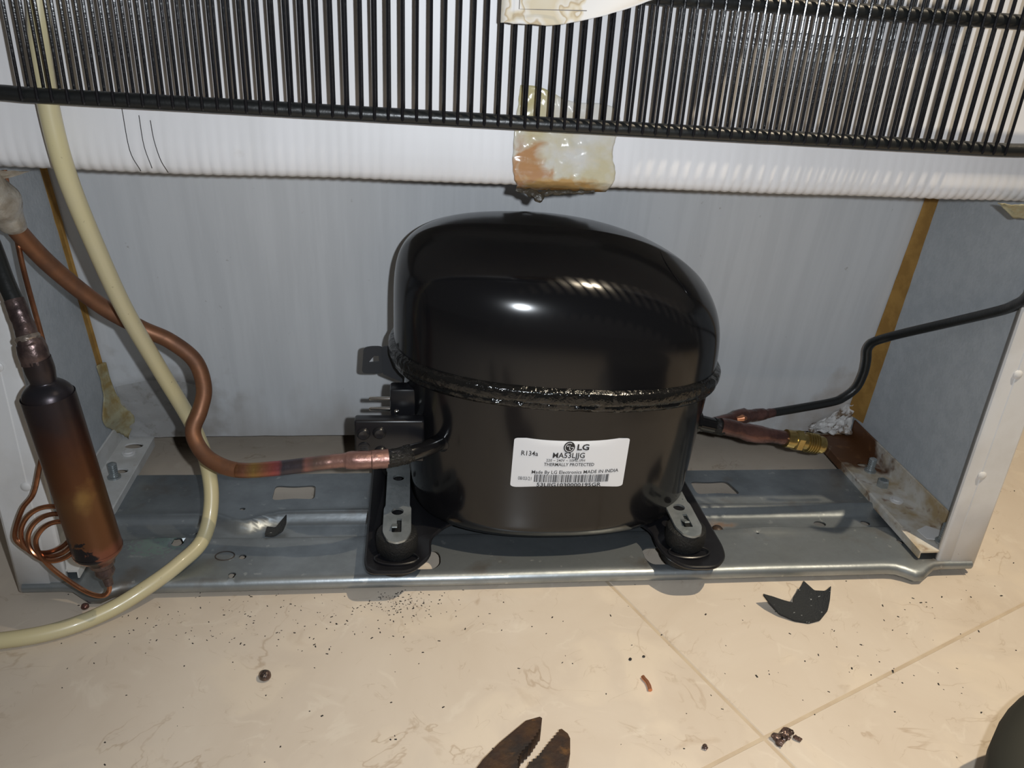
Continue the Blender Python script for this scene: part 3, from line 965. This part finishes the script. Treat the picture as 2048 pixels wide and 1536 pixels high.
lo_ = round_poly([(0, 0), (1, 0), (1, 1), (0, 1)], .05, 4)
V2, F2 = sheet2d(lo_, [], [(.04 + .92 * i / 30, .05 + .9 * j / 8) for i in range(31) for j in range(9)])
label_o = part('rating_label', ([lab(u, v) for u, v in V2], F2), 'sticker', cmp_, label='white printed rating label', angle=180)


def lu(cxp): return (cxp - 190) / 1552
def lv(cyp): return 1 - (cyp - 160) / 675


def text_on_label(txt, x0, x1, y0, y1, bold=0.0, name='printed_text', tilt=0.0):
    cu = bpy.data.curves.new('lettering', 'FONT')
    cu.body = txt; cu.size = 1; cu.offset = bold; cu.resolution_u = 2
    to = bpy.data.objects.new('lettering', cu); COL.objects.link(to)
    dg = bpy.context.evaluated_depsgraph_get()
    me = bpy.data.meshes.new_from_object(to.evaluated_get(dg))
    bpy.data.objects.remove(to, do_unlink=True); bpy.data.curves.remove(cu)
    bm = bmesh.new(); bm.from_mesh(me)
    bmesh.ops.triangulate(bm, faces=bm.faces[:])
    vs_ = [v.co.copy() for v in bm.verts]
    bm.verts.index_update()
    fs = [tuple(v.index for v in f.verts) for f in bm.faces]
    bm.free(); bpy.data.meshes.remove(me)
    mx0 = min(v.x for v in vs_); mx1 = max(v.x for v in vs_)
    cap = 0.729 * 1.0 if True else 1
    # scale so that capital height fills y0..y1
    cu_cap = .70
    pts = []
    for v in vs_:
        tx = (v.x - mx0) / (mx1 - mx0)
        ty = v.y / cu_cap
        xx = x0 + (x1 - x0) * tx
        yy = y1 - (y1 - y0) * ty - tilt * (tx - .5)
        pts.append(lab(lu(xx), lv(yy), .00065))
    part(name, (pts, fs), 'ink', label_o, smooth=False)


text_on_label('LG', 1030, 1190, 222, 300, .028)
text_on_label('MA53LJJG', 715, 1145, 337, 408, .014)
text_on_label('R134a', 297, 518, 325, 388, .010)
text_on_label('220 ~ 240V ~ 50Hz,1PH', 635, 1155, 425, 459, .008)
text_on_label('THERMALLY PROTECTED', 610, 1290, 477, 520, .012)
text_on_label('Made By LG Electronics MADE IN INDIA', 458, 1645, 580, 625, .010, tilt=14)
text_on_label('08/03/21', 285, 462, 680, 728, .0)
text_on_label('53LJJG1030000195GR', 540, 1425, 758, 808, .014)
# barcode
random.seed(11)
V = []; F = []
xp = 500.0
while xp < 1525:
    w = random.choice((4, 6, 9, 13))
    for (a, b) in ((xp, xp + w),):
        n = len(V)
        V += [lab(lu(a), lv(748), .00062), lab(lu(b), lv(748), .00062), lab(lu(b), lv(642), .00062), lab(lu(a), lv(642), .00062)]
        F.append((n, n + 1, n + 2, n + 3))
    xp += w + random.choice((5, 7, 9, 12))
part('barcode', (V, F), 'ink', label_o, smooth=False)
# round emblem: dark disc, pale ring segment, dot and hook
def disc(cx_, cy_, r, off, a0=0, a1=2 * pi, rin=0, n=32):
    V = []; F = []
    for k in range(n + 1):
        a = a0 + (a1 - a0) * k / n
        V.append(lab(lu(cx_ + r * cos(a)), lv(cy_ - r * sin(a)), off))
        V.append(lab(lu(cx_ + max(rin, .1) * cos(a)), lv(cy_ - max(rin, .1) * sin(a)), off))
    for k in range(n):
        F.append((2 * k, 2 * k + 1, 2 * k + 3, 2 * k + 2))
    return V, F
part('emblem_disc', disc(922, 262, 76, .00062), 'ink', label_o, smooth=False)
part('emblem_ring', disc(922, 262, 60, .00082, radians(60), radians(360), 52), 'sticker', label_o, smooth=False)
part('emblem_dot', disc(900, 245, 10, .00082), 'sticker', label_o, smooth=False)
V = []
for a, b, c, d in ((922, 235, 930, 292), (922, 284, 945, 292), (945, 258, 978, 266)):
    n = len(V); V += [lab(lu(a), lv(d), .00082), lab(lu(c), lv(d), .00082), lab(lu(c), lv(b), .00082), lab(lu(a), lv(b), .00082)]
part('emblem_hook', (V, [(0, 1, 2, 3), (4, 5, 6, 7), (8, 9, 10, 11)]), 'sticker', label_o, smooth=False)

# ================================================================== pipes
# copper suction pipe
cp = [(-.2650, -.004, .246), (-.2612, 0, .2308), (-.2583, .012, .2119), (-.2507, .025, .1884), (-.2352, .038, .1628), (-.2187, .044, .1478), (-.2042, .045, .1396), (-.1922, .045, .1276), (-.1882, .042, .1125), (-.1904, .037, .1007), (-.1936, .030, .0916), (-.1898, .024, .0837), (-.1817, .018, .0784), (-.1672, .012, .0761)]
heat = [(-.1672, .012, .0761), (-.1461, .008, .0793), (-.1211, .004, .0850), (-.1140, .0035, .0862)]
sleeve = [(-.1150, .0036, .0862, .0039), (-.1080, .0032, .0870, .0042), (-.1060, .0031, .0871, .0048), (-.1010, .0030, .0873, .0053), (-.0935, .0033, .0874, .0050), (-.0925, .0034, .0874, .0053), (-.0840, .0046, .0873, .0053)]
sp = thing('suction_pipe', (-.19, .03, .08), 'brown copper pipe snaking from the left wall down to the compressor', 'pipe')
full = spline(cp[:-1] + heat, 10)
ncut = (len(cp) - 1) * 10 + 1
part('bent_tube', sweep(full[:ncut], .0044, 16), 'copper_dull', sp)
seg2 = full[ncut - 1:]
ho = part('heat_tinted_tube', sweep(seg2, [.0044 - .0005 * i / len(seg2) for i in range(len(seg2))], 16), 'copper_heat', None, base=(-.205, .01, .08))
ho.parent = sp; ho.location = Vector((-.205, .01, .08)) - ROOT[sp]
ho['label'] = 'length of the pipe tinted pink and blue by brazing heat'
ss = spline(sleeve, 6)
part('joint_sleeve', sweep(ss, [q[3] for q in ss], 18, wob=.0003, wscale=300), 'copper_sleeve', sp)

# black discharge pipe on the right
dp = thing('discharge_pipe', (.25, .12, .06), 'thin black pipe climbing the right rear corner of the bay', 'pipe')
dpts = [(.1860, .1080, .0617), (.2119, .1150, .0622), (.2380, .1200, .0645), (.2470, .1215, .0675), (.2548, .1215, .0755), (.2566, .1200, .0880), (.2553, .1185, .0990), (.2535, .1180, .1073), (.2538, .1160, .1130), (.2559, .1120, .1175), (.2628, .1000, .1271), (.2709, .0650, .1494), (.2700, .0250, .1724), (.2660, .0090, .1820), (.2606, -.004, .1906), (.2560, -.016, .206), (.2545, -.024, .224), (.2543, -.030, .250), (.2540, -.034, .270)]
part('black_tube', sweep(spline(dpts, 8), .0031, 14), 'black_tube', dp)
jp = [(.1060, .070, .0720, .0036), (.1206, .0740, .0705, .0036), (.1407, .0880, .0665, .0034), (.1500, .0935, .0650, .0036), (.1560, .0960, .0645, .0052), (.1610, .0985, .0640, .0056), (.1650, .1000, .0635, .0046), (.1720, .1030, .0625, .0044), (.1790, .1055, .0620, .0042), (.1815, .1065, .0618, .0034), (.1880, .1085, .0617, .0032)]
js = spline(jp, 5)
part('brazed_joint', sweep(js, [q[3] for q in js], 14, wob=.0005, wscale=350), 'copper_brown', dp)
part('bare_copper_spot', sweep([(.1530, .0905, .0660), (.1570, .0905, .0668), (.1600, .0925, .0655)], [.0014, .0024, .0016], 10), 'copper_orange', dp)

# charging valve with brass flare fitting
cv = thing('charging_valve', (.17, .066, .066), 'stubby copper tube ending in a brass threaded fitting', 'valve')
axis = Vector((.1162 - .2072, 0, .0765 - .0582)).normalized() * -1
def vp(d): return Vector((.1310, .066, .0739)) + axis * d
vt = spline([(0, .0055), (.012, .0056), (.016, .0054), (.020, .0060), (.027, .0063), (.032, .0056), (.038, .0049), (.050, .0047), (.053, .0048)], 4)
sag = lambda d: -.0010 * math.exp(-((d - .024) / .012) ** 2)
part('copper_tube', sweep([vp(q[0]) + Vector((0, 0, sag(q[0]))) for q in vt], [q[1] for q in vt], 18, wob=.0004, wscale=280), 'copper_brown', cv)
vb = part('fitting_body', lathe([(.048, .0046), (.0482, .0062), (.0535, .0064), (.0540, .0058), (.0545, .0058), (.0605, .0058), (.0606, .0056), (.0640, .0056)], vp(0), axis, 24), 'brass', cv)
part('hex_nut', lathe([(.0545, .0066), (.0552, .0076), (.0592, .0076), (.0600, .0066)], vp(0), axis, 6), 'brass', vb)
th_ = []
d = .0635
while d < .0720:
    th_ += [(d, .0058), (d + .0005, .0069), (d + .0009, .0069), (d + .0014, .0058)]
    d += .0018
th_ += [(.0730, .0056), (.0745, .0062), (.0765, .0058), (.0775, .0046), (.0775, .0026), (.074, .0022)]
part('flare_thread', lathe(th_, vp(0), axis, 26), 'brass', vb)

# filter drier
fd = thing('filter_drier', (-.2320, -.030, .0380), 'copper filter drier cartridge with dark burnt top hanging at left', 'filter drier')
A0 = Vector((-.2406, -.030, .1620)); A1 = Vector((-.2282, -.030, .0330))
ax = (A1 - A0); L_ = ax.length
prof_ = [(0.0, .0062), (.006, .0064), (.0105, .0058), (.0120, .0060), (.0140, .0085), (.0165, .0105), (.0195, .0115), (.0220, .0118), (.060, .0118), (.103, .0119), (.1065, .0121), (.1085, .0116), (.1110, .0095), (.1135, .0072), (.1150, .0062)]
part('cartridge', lathe(spline([p + (0,) for p in prof_], 3) and [(q[0], q[1]) for q in spline(prof_, 3)], A0, ax, 36), 'drier', fd, angle=60)
part('outlet_nipple', lathe([(.113, .0066), (.1165, .0062), (.1185, .0046), (.1215, .0050), (.1235, .0040), (.1250, .0026), (.1300, .0022)], A0, ax, 20), 'drier_neck', fd)
nk = [(-.2408, -.030, .1600, .0064), (-.2414, -.0298, .1645, .0064), (-.2421, -.0292, .1690, .0060), (-.2427, -.0288, .1712, .0048), (-.2446, -.026, .1764, .0044), (-.2470, -.0235, .1830, .0044), (-.2485, -.022, .1870, .0042)]
ns = spline(nk, 6)
part('inlet_neck', sweep(ns, [q[3] for q in ns], 18, wob=.0003, wscale=350), 'drier_neck', fd)
part('solder_ring', sweep([(-.2425, -.0290, .1700), (-.2428, -.0287, .1716), (-.2431, -.0284, .1726)], [.0050, .0054, .0047], 18, wob=.0006, wscale=700), 'solder', fd)
it = spline([(-.2480, -.0225, .1856), (-.2523, -.018, .1948), (-.2589, -.010, .2108), (-.2680, -.004, .235)], 6)
part('inlet_tube', sweep(it, .0038, 16), 'black_tube', fd)

# capillary tube: down behind the drier, three loose coils, back up into its tip
cap = thing('capillary_tube', (-.262, -.018, .05), 'thin copper capillary tube coiled in loose loops beside the drier', 'tube')
cpts = [(-.2625, .024, .235), (-.2618, .022, .2213), (-.2576, .012, .1923), (-.2470, -.006, .1556), (-.2446, -.0125, .1370), (-.2500, -.0135, .1154), (-.2560, -.0140, .0988), (-.2629, -.0140, .0796), (-.2700, -.0150, .0700)]
cc = Vector((-.2612, -.018, .0615))
for k in range(1, 40):
    a = radians(160) + 2 * pi * k / 13.0
    rr = .0148 - .0012 * (k / 13.0)
    sk = .0030 * (k / 13.0)
    cpts.append((cc.x + .001 + sk * 1.0 + rr * cos(a), cc.y - .0026 * (k / 13) + .003 * sin(a), cc.z + rr * .92 * sin(a) + .18 * rr * cos(a) - .0018 * (k / 13)))
cpts += [(-.2612, -.0262, .0520), (-.2585, -.0270, .0460), (-.2530, -.0280, .0390), (-.2429, -.030, .0305), (-.2360, -.0315, .0272), (-.2310, -.0318, .0268), (-.2285, -.0308, .0290), (-.2281, -.0302, .0325), (-.2282, -.0300, .0350)]
part('coiled_tube', sweep(spline(cpts, 7), .00125, 10), 'copper_bright', cap)

# cream drain hose
hp = [(-.2180, -.0088, .36), (-.2212, -.0088, .3103), (-.2237, -.0088, .2914), (-.2243, -.0088, .2678), (-.2230, -.0060, .2400), (-.2205, .0060, .2045), (-.2165, .020, .1669), (-.2084, .035, .1265), (-.1985, .047, .0857), (-.1928, .0465, .0588), (-.1905, .0370, .0380), (-.1940, .0230, .0215), (-.2043, .0075, .0160), (-.2175, -.0060, .0115), (-.2352, -.0188, .0060), (-.2564, -.0316, .0046), (-.2834, -.0386, .0046), (-.33, -.042, .0046), (-.40, -.040, .0046)]
hm = part('drain_hose', sweep(spline(hp, 10), .00435, 20), 'hose', base=(-.25, -.03, .0))
tag(hm, 'cream plastic hose hanging from the grille and curving across the tray', 'hose')

# ================================================================== tapes and paper
# yellowed tape patch wrapped over the panel's bottom edge
def tape_pt(u, v):
    # v: 1 at the top, 0 at the bottom edge, below that tucked underneath
    xl = -.0245 + .0035 * (1 - v) * (v < .25) * (1 - v * 4) + .0040 * max(0, v - .55)
    xr = .0252 - .0015 * (1 - v) - .0060 * max(0, v - .6) + .0015 * sin(v * 9)
    x = xl + (xr - xl) * u + .0006 * nz(v * 14, u * 3)
    ztop = .2862 - .0090 * u + .0012 * sin(u * 9)
    if v > .12:
        t = (v - .12) / .88
        z = .2440 + (ztop - .2440) * t
        y = -.0012
    else:
        t = v / .12
        z = .2375 + .0065 * t ** .6
        y = .0075 - .0087 * t ** .5
    y -= .0010 * abs(nz(u * 7 + v * 3, v * 9, 1)) + .0006 * max(0, nz(u * 3 - v * 14, v * 2, 5))
    return (x, y, z)


tp = part('tape_patch', grid(46, 46, tape_pt), 'tape', base=(-.025, 0, .2375), angle=60)
thick(tp, .0002)
tag(tp, 'rust-stained yellowed tape patch folded over the panel edge', 'tape')
rs = part('gum_residue', sweep(spline([(-.0215, .003, .2385, .0008), (-.0165, .002, .2376, .0014), (-.0125, .0005, .2366, .0022), (-.0105, .0000, .2358, .0024), (-.0075, .001, .2370, .0014), (0, .002, .2378, .0012), (.010, .0025, .2382, .0008), (.017, .003, .2386, .0005)], 6), [q[3] for q in spline([(0, 0, 0, .0008), (0, 0, 0, .0014), (0, 0, 0, .0022), (0, 0, 0, .0024), (0, 0, 0, .0014), (0, 0, 0, .0012), (0, 0, 0, .0008), (0, 0, 0, .0005)], 6)], 10, wob=.0012, wscale=420), 'residue', tp)
# tape wound round the copper pipe at upper left
wr = spline([(-.2665, -.004, .250, .0085), (-.2635, -.003, .2405, .0080), (-.2610, .000, .2320, .0092), (-.2592, .007, .2220, .0090), (-.2580, .011, .2145, .0068), (-.2574, .0135, .2100, .0050)], 8)
tw = part('tape_wrapping', sweep(wr, [q[3] for q in wr], 26, wob=.0022, wscale=110), 'tape_wrap', base=(-.26, 0, .21))
tag(tw, 'glossy grey tape wound round the copper pipe at upper left', 'tape')
part('loose_tape_end', grid(14, 5, lambda u, v: (-.2630 + .0225 * u, -.0010 + .002 * v + .0012 * nz(u * 5, v * 3), .2400 - .0052 * (1 - u * u) * v + .0005 * nz(u * 8, v))), 'tape_wrap', tw)
# scrap of tape at the panel's right end
tr = part('tape_flake', grid(16, 8, lambda u, v: (.2290 + .030 * u, -.0022 + .0030 * v + .0012 * nz(u * 6, v * 4), .2400 - v * (.0078 * min(1, u * 2.6)) + .0006 * nz(u * 9, v * 5))), 'tape_old', base=(.24, 0, .233), angle=60)
thick(tr, .0003)
tag(tr, 'small yellow tape flake hanging from the panel edge at upper right', 'tape')
# brittle tape bridging the left rear corner
def corner_tape(u, v):
    z = .0300 + .056 * v
    w = .3 + .7 * math.exp(-((v - .30) / .22) ** 2)
    x = -.2790 + .0135 * u * w
    yb = rear_y(x, z)
    y = yb - .0015 - .020 * (1 - u) ** 2 * w - .0012 * nz(u * 5, v * 8)
    return (x, y, z - .010 * u * (1 - v))
tl = part('corner_tape', grid(12, 24, corner_tape), 'tape_old', base=(-.275, .14, .03), angle=60)
thick(tl, .0003)
tag(tl, 'brittle yellow tape bridging the left rear corner of the bay', 'tape')
fm = part('dusty_film', grid(30, 26, lambda u, v: (-.2720 + .058 * u * (.85 + .15 * v), rear_y(-.2720 + .058 * u, .022 + .052 * v) - .0026 - .0010 * nz(u * 6, v * 6), .0215 + .052 * v * (1 - .25 * abs(u - .5)))), 'film', base=(-.24, .14, .02), angle=60)
tag(fm, 'dusty clear film stuck low on the rear wall behind the hose', 'film')
# crumpled white foil in the right rear corner
fr = part('foil_scrap', grid(22, 18, lambda u, v: (.2440 + .033 * u, rear_y(.26, .03) - .003 - .006 * u * (1 - v) - .004 * nz(u * 6, v * 6), .0210 + (.005 + .0225 * u) * v + .0018 * nz(u * 8, v * 7, 3))), 'foil', base=(.26, .15, .02), angle=30)
thick(fr, .0003)
tag(fr, 'crumpled white foil scrap in the right rear corner', 'foil')

# stained paper notice in front of the grille
def paper_pt(u, v):
    x = -.0355 + .160 * u
    # the free right part of the lower edge curls up toward the viewer
    k = max(0, u - .13)
    zb = .3122 + .10 * k * k + .024 * k
    zt = .46
    z = zb + (zt - zb) * v ** 1.5
    curl = max(0, 1 - v * 5) * min(1, k * 4)
    y = -.0262 - .0012 * sin(u * 11) - .010 * curl ** 2
    return (x, y, z + .0004 * nz(u * 40) * (v < .01))


pp = part('paper_notice', grid(60, 40, paper_pt), 'paper', base=(.03, -.026, .312), angle=80)
thick(pp, .0003)
tag(pp, 'water-stained paper notice with a curled corner over the grille', 'paper')
pl_ = [(-.0283, -.0279, .340), (-.0283, -.0279, .3177), (-.0210, -.0280, .3179), (-.0120, -.0285, .3182), (-.0010, -.0310, .3186)]
part('printed_border', sweep(pl_, .00018, 5), 'ink_grey', pp)

# ================================================================== things on the floor
# curled rubber scrap: pointed horns either side, rounded belly
def scrap_mesh(outline_px, zf, th=.0012):
    ol = round_poly(outline_px, .0008, 2)
    cx_ = sum(p[0] for p in ol) / len(ol)
    x0 = min(p[0] for p in ol); x1 = max(p[0] for p in ol); y0 = min(p[1] for p in ol); y1 = max(p[1] for p in ol)
    ex = [(x0 + (x1 - x0) * i / 20, y0 + (y1 - y0) * j / 14) for i in range(21) for j in range(15)]
    import mathutils.geometry as mg

    def inside(p):
        c = False
        for i in range(len(ol)):
            a, b = ol[i - 1], ol[i]
            if (a[1] > p[1]) != (b[1] > p[1]) and p[0] < (b[0] - a[0]) * (p[1] - a[1]) / (b[1] - a[1]) + a[0]:
                c = not c
        return c
    ex = [p for p in ex if inside(p)]
    return plate(ol, [], 0, 0, fn=lambda x, y, t: (x, y, zf(x, y) + (th if t else 0)), extra=ex)


scx = .157
so1 = part('rubber_scrap', scrap_mesh([(.1375, -.0235), (.1440, -.0222), (.1510, -.0240), (.1568, -.0262), (.1580, -.0225), (.1655, -.0150), (.1690, -.0110), (.1720, -.0200), (.1770, -.0232), (.1805, -.0222), (.1770, -.0300), (.1740, -.0350), (.1680, -.0395), (.1600, -.0415), (.1520, -.0392), (.1445, -.0345), (.1400, -.0290)], lambda x, y: .0004 + 26.0 * max(0, abs(x - .157) - .006) ** 2 + .20 * max(0, y + .036) + .0006 * nz(x * 120, y * 120)), 'rubber_grit', base=(.157, -.03, 0), angle=50)
tag(so1, 'curled black rubber scrap lying on the floor tiles', 'rubber scrap')
so2 = part('rubber_scrap', scrap_mesh([(-.1615, .0380), (-.1610, .0455), (-.1560, .0460), (-.1520, .0520), (-.1500, .0545), (-.1495, .0480), (-.1510, .0430), (-.1560, .0400)], lambda x, y: .0102 + .30 * max(0, y - .040) + 16 * (x + .1555) ** 2 * 3), 'rubber_grit', base=(-.1555, .045, .01), angle=50)
tag(so2, 'tiny black rubber scrap lying on the tray left of the compressor', 'rubber scrap')


# pliers: two serrated jaws reaching in from the bottom edge
pli = thing('pliers', (-.02, -.15, 0), 'rusty old pliers with open serrated jaws at the bottom edge', 'pliers')


def jaw(ol, teeth):
    """ol: outline; teeth: index pair of the toothed edge."""
    out = []
    n = len(ol)
    for i in range(n):
        a = Vector(ol[i]); b = Vector(ol[(i + 1) % n])
        out.append(tuple(a))
        if i in teeth:
            k = max(3, int((b - a).length / .0020))
            nrm = Vector((-(b - a).y, (b - a).x)).normalized() * .0009 * teeth[i]
            for q in range(1, 2 * k):
                out.append(tuple(a + (b - a) * q / (2 * k) + (nrm if q % 2 else Vector((0, 0)))))
    return out


jl = jaw([(-.0700, -.1750), (-.0385, -.1310), (-.0300, -.1220), (-.0160, -.1095), (-.0090, -.1075), (-.0080, -.1085), (-.0095, -.1150), (-.0150, -.1230), (-.0205, -.1285), (-.0225, -.1330), (-.0290, -.1480), (-.0400, -.1650)], {7: -1, 8: -1, 6: -1})
jr = jaw([(-.0180, -.1345), (-.0120, -.1300), (-.0055, -.1220), (.0006, -.1150), (.0030, -.1180), (.0036, -.1210), (.0020, -.1300), (-.0030, -.1420), (-.0200, -.1620), (-.0320, -.1560), (-.0250, -.1440)], {0: 1, 1: 1, 2: 1})
part('jaw', plate(jl, [], .0, .0085, fn=lambda x, y, t: (x, y, (.0095 - .05 * max(0, y + .125)) if t else .0008)), 'rust_steel', pli, angle=30)
part('jaw', plate(jr, [], .0, .0085, fn=lambda x, y, t: (x, y, (.0090 - .05 * max(0, y + .13)) if t else .0008)), 'rust_steel', pli, angle=30)
part('pivot', lathe([(0, .009), (.008, .009), (.0105, .007), (.011, .002)], (-.0380, -.1640, .001), (0, 0, 1), 20), 'rust_steel', pli)
for s in (-1, 1):
    part('handle', sweep(spline([(-.040, -.165, .006), (-.055 + s * .012, -.19, .006), (-.085 + s * .026, -.24, .006), (-.12 + s * .024, -.29, .006)], 6), .0052, 12), 'rust_steel', pli)

# loose bits
def blob(r, seed, squash=.8, amp=.35, sub=3):
    bm = bmesh.new()
    bmesh.ops.create_icosphere(bm, subdivisions=sub, radius=r)
    for v in bm.verts:
        n = noise.noise(v.co / r * 1.3 + Vector((seed * 7.3, 0, 0)))
        v.co *= 1 + amp * n
        v.co.z *= squash
    bm.verts.index_update()
    q = [v.co.copy() for v in bm.verts], [tuple(v.index for v in f.verts) for f in bm.faces]
    bm.free()
    return q


def sit(vf, x, y, z=0.0):
    zm = min(v.z for v in vf[0])
    return [v + Vector((x, y, z - zm)) for v in vf[0]], vf[1]


b1 = part('copper_bead', sit(blob(.0031, 1, .85, .12), -.1450, -.0678), 'slag', base=(-.1450, -.0678, 0)); tag(b1, 'small dark solder bead alone on the floor below the tray', 'bead')
b2 = part('copper_bead', sit(blob(.0022, 2, .8, .15), -.2518, -.0102), 'copper_brown', base=(-.2518, -.0102, 0)); tag(b2, 'small brown bead between the tray corner and the cream hose', 'bead')
cpn = part('copper_offcut', sweep([(.0508, -.0775, .0012), (.0512, -.0790, .0012), (.0522, -.0812, .0012), (.0526, -.0840, .0012), (.0524, -.0870, .0012)], .0011, 10), 'copper_orange', base=(.0515, -.08, 0)); tag(cpn, 'short bent copper wire offcut on the floor', 'wire')
lump = []
random.seed(2)
for k, (dx, dy, r) in enumerate(((-.0052, -.0005, .0022), (-.0045, -.0035, .0020), (-.0015, .0010, .0018), (.0012, .0022, .0024), (.0032, .0020, .0020), (.0050, -.0008, .0014), (.0065, -.0018, .0013), (-.0012, -.0012, .0016), (.0015, -.0002, .0012))):
    lump.append(sit(blob(r, k + 10, .8, .55, 2), .1120 + dx, -.1200 + dy))
lm = part('slag_lump', join(*lump), 'slag', base=(.112, -.12, 0)); tag(lm, 'knobbly burnt slag lump beside the tile joint crossing', 'slag')
c1 = part('crumb', sit(blob(.0015, 31, .7, .5, 2), .0699, -.1234), 'slag', base=(.0699, -.1234, 0)); tag(c1, 'brown crumb on the floor between the pliers and the slag lump', 'crumb')
cg = 'dark crumbs near the copper offcut'
for k, (x, y, r) in enumerate(((.0473, -.0642, .0010), (.0553, -.0624, .0009))):
    q = part('crumb', sit(blob(r, 40 + k, .7, .4, 1), x, y), 'grit', base=(x, y, 0))
    tag(q, ('left' if k == 0 else 'right') + ' one of two black crumbs just above the copper offcut', 'crumb', cg)
# black grit strewn over floor, a scatter nobody could count
random.seed(9)
G = []
def speck(x, y, r, z=0.0):
    a = random.uniform(0, pi)
    e = random.uniform(1, 2.6)
    ca, sa = cos(a), sin(a)
    v = []
    for px_, py_, pz_ in ((-1, -1, 0), (1, -1, 0), (1, 1, 0), (-1, 1, 0), (-.6, -.6, .9), (.6, -.6, .9), (.6, .6, .9), (-.6, .6, .9)):
        qx = px_ * r * e + random.uniform(-.3, .3) * r; qy = py_ * r + random.uniform(-.3, .3) * r
        v.append(Vector((x + qx * ca - qy * sa, y + qx * sa + qy * ca, z + pz_ * r * .8)))
    return v, [(0, 3, 2, 1), (4, 5, 6, 7), (0, 1, 5, 4), (1, 2, 6, 5), (2, 3, 7, 6), (3, 0, 4, 7)]
for _ in range(170):
    x = random.gauss(-.15, .05); y = random.gauss(-.026, .014)
    if y < .01: G.append(speck(x, y, random.uniform(.00012, .00034)))
for _ in range(160):
    x = random.gauss(-.075, .012); y = random.gauss(-.013, .007)
    if y < .012: G.append(speck(x, y, random.uniform(.00012, .00032)))
for _ in range(140):
    G.append(speck(random.uniform(-.28, .34), random.uniform(-.16, .0), random.uniform(.00012, .00038)))
for _ in range(40):
    G.append(speck(random.uniform(.1, .3), random.uniform(-.1, -.02), random.uniform(.00018, .00045)))
for _ in range(60):
    G.append(speck(random.uniform(.29, .5), random.uniform(-.1, .1), random.uniform(.00012, .0004)))
gr = part('black_grit', join(*G), 'grit', base=(0, -.05, 0), smooth=False)
tag(gr, 'fine black grit strewn over the floor tiles', 'grit', kind='stuff')

# round dark tub cut off by the frame corner
tcx, tcy, tr_ = .2478, -.2508, .112
tu = thing('storage_tub', (tcx, tcy, 0), 'dark grey lidded round tub cut off by the lower right corner', 'tub')
part('tub_wall', lathe([(0, .098), (.004, .102), (.03, .106), (.050, .109)], (tcx, tcy, 0), (0, 0, 1), 64), 'tub', tu)
part('tub_lid', lathe([(.048, .109), (.0485, tr_), (.056, tr_), (.062, tr_ - .003), (.066, tr_ - .009), (.068, tr_ - .020), (.0685, .001)], (tcx, tcy, 0), (0, 0, 1), 64), 'tub', tu)
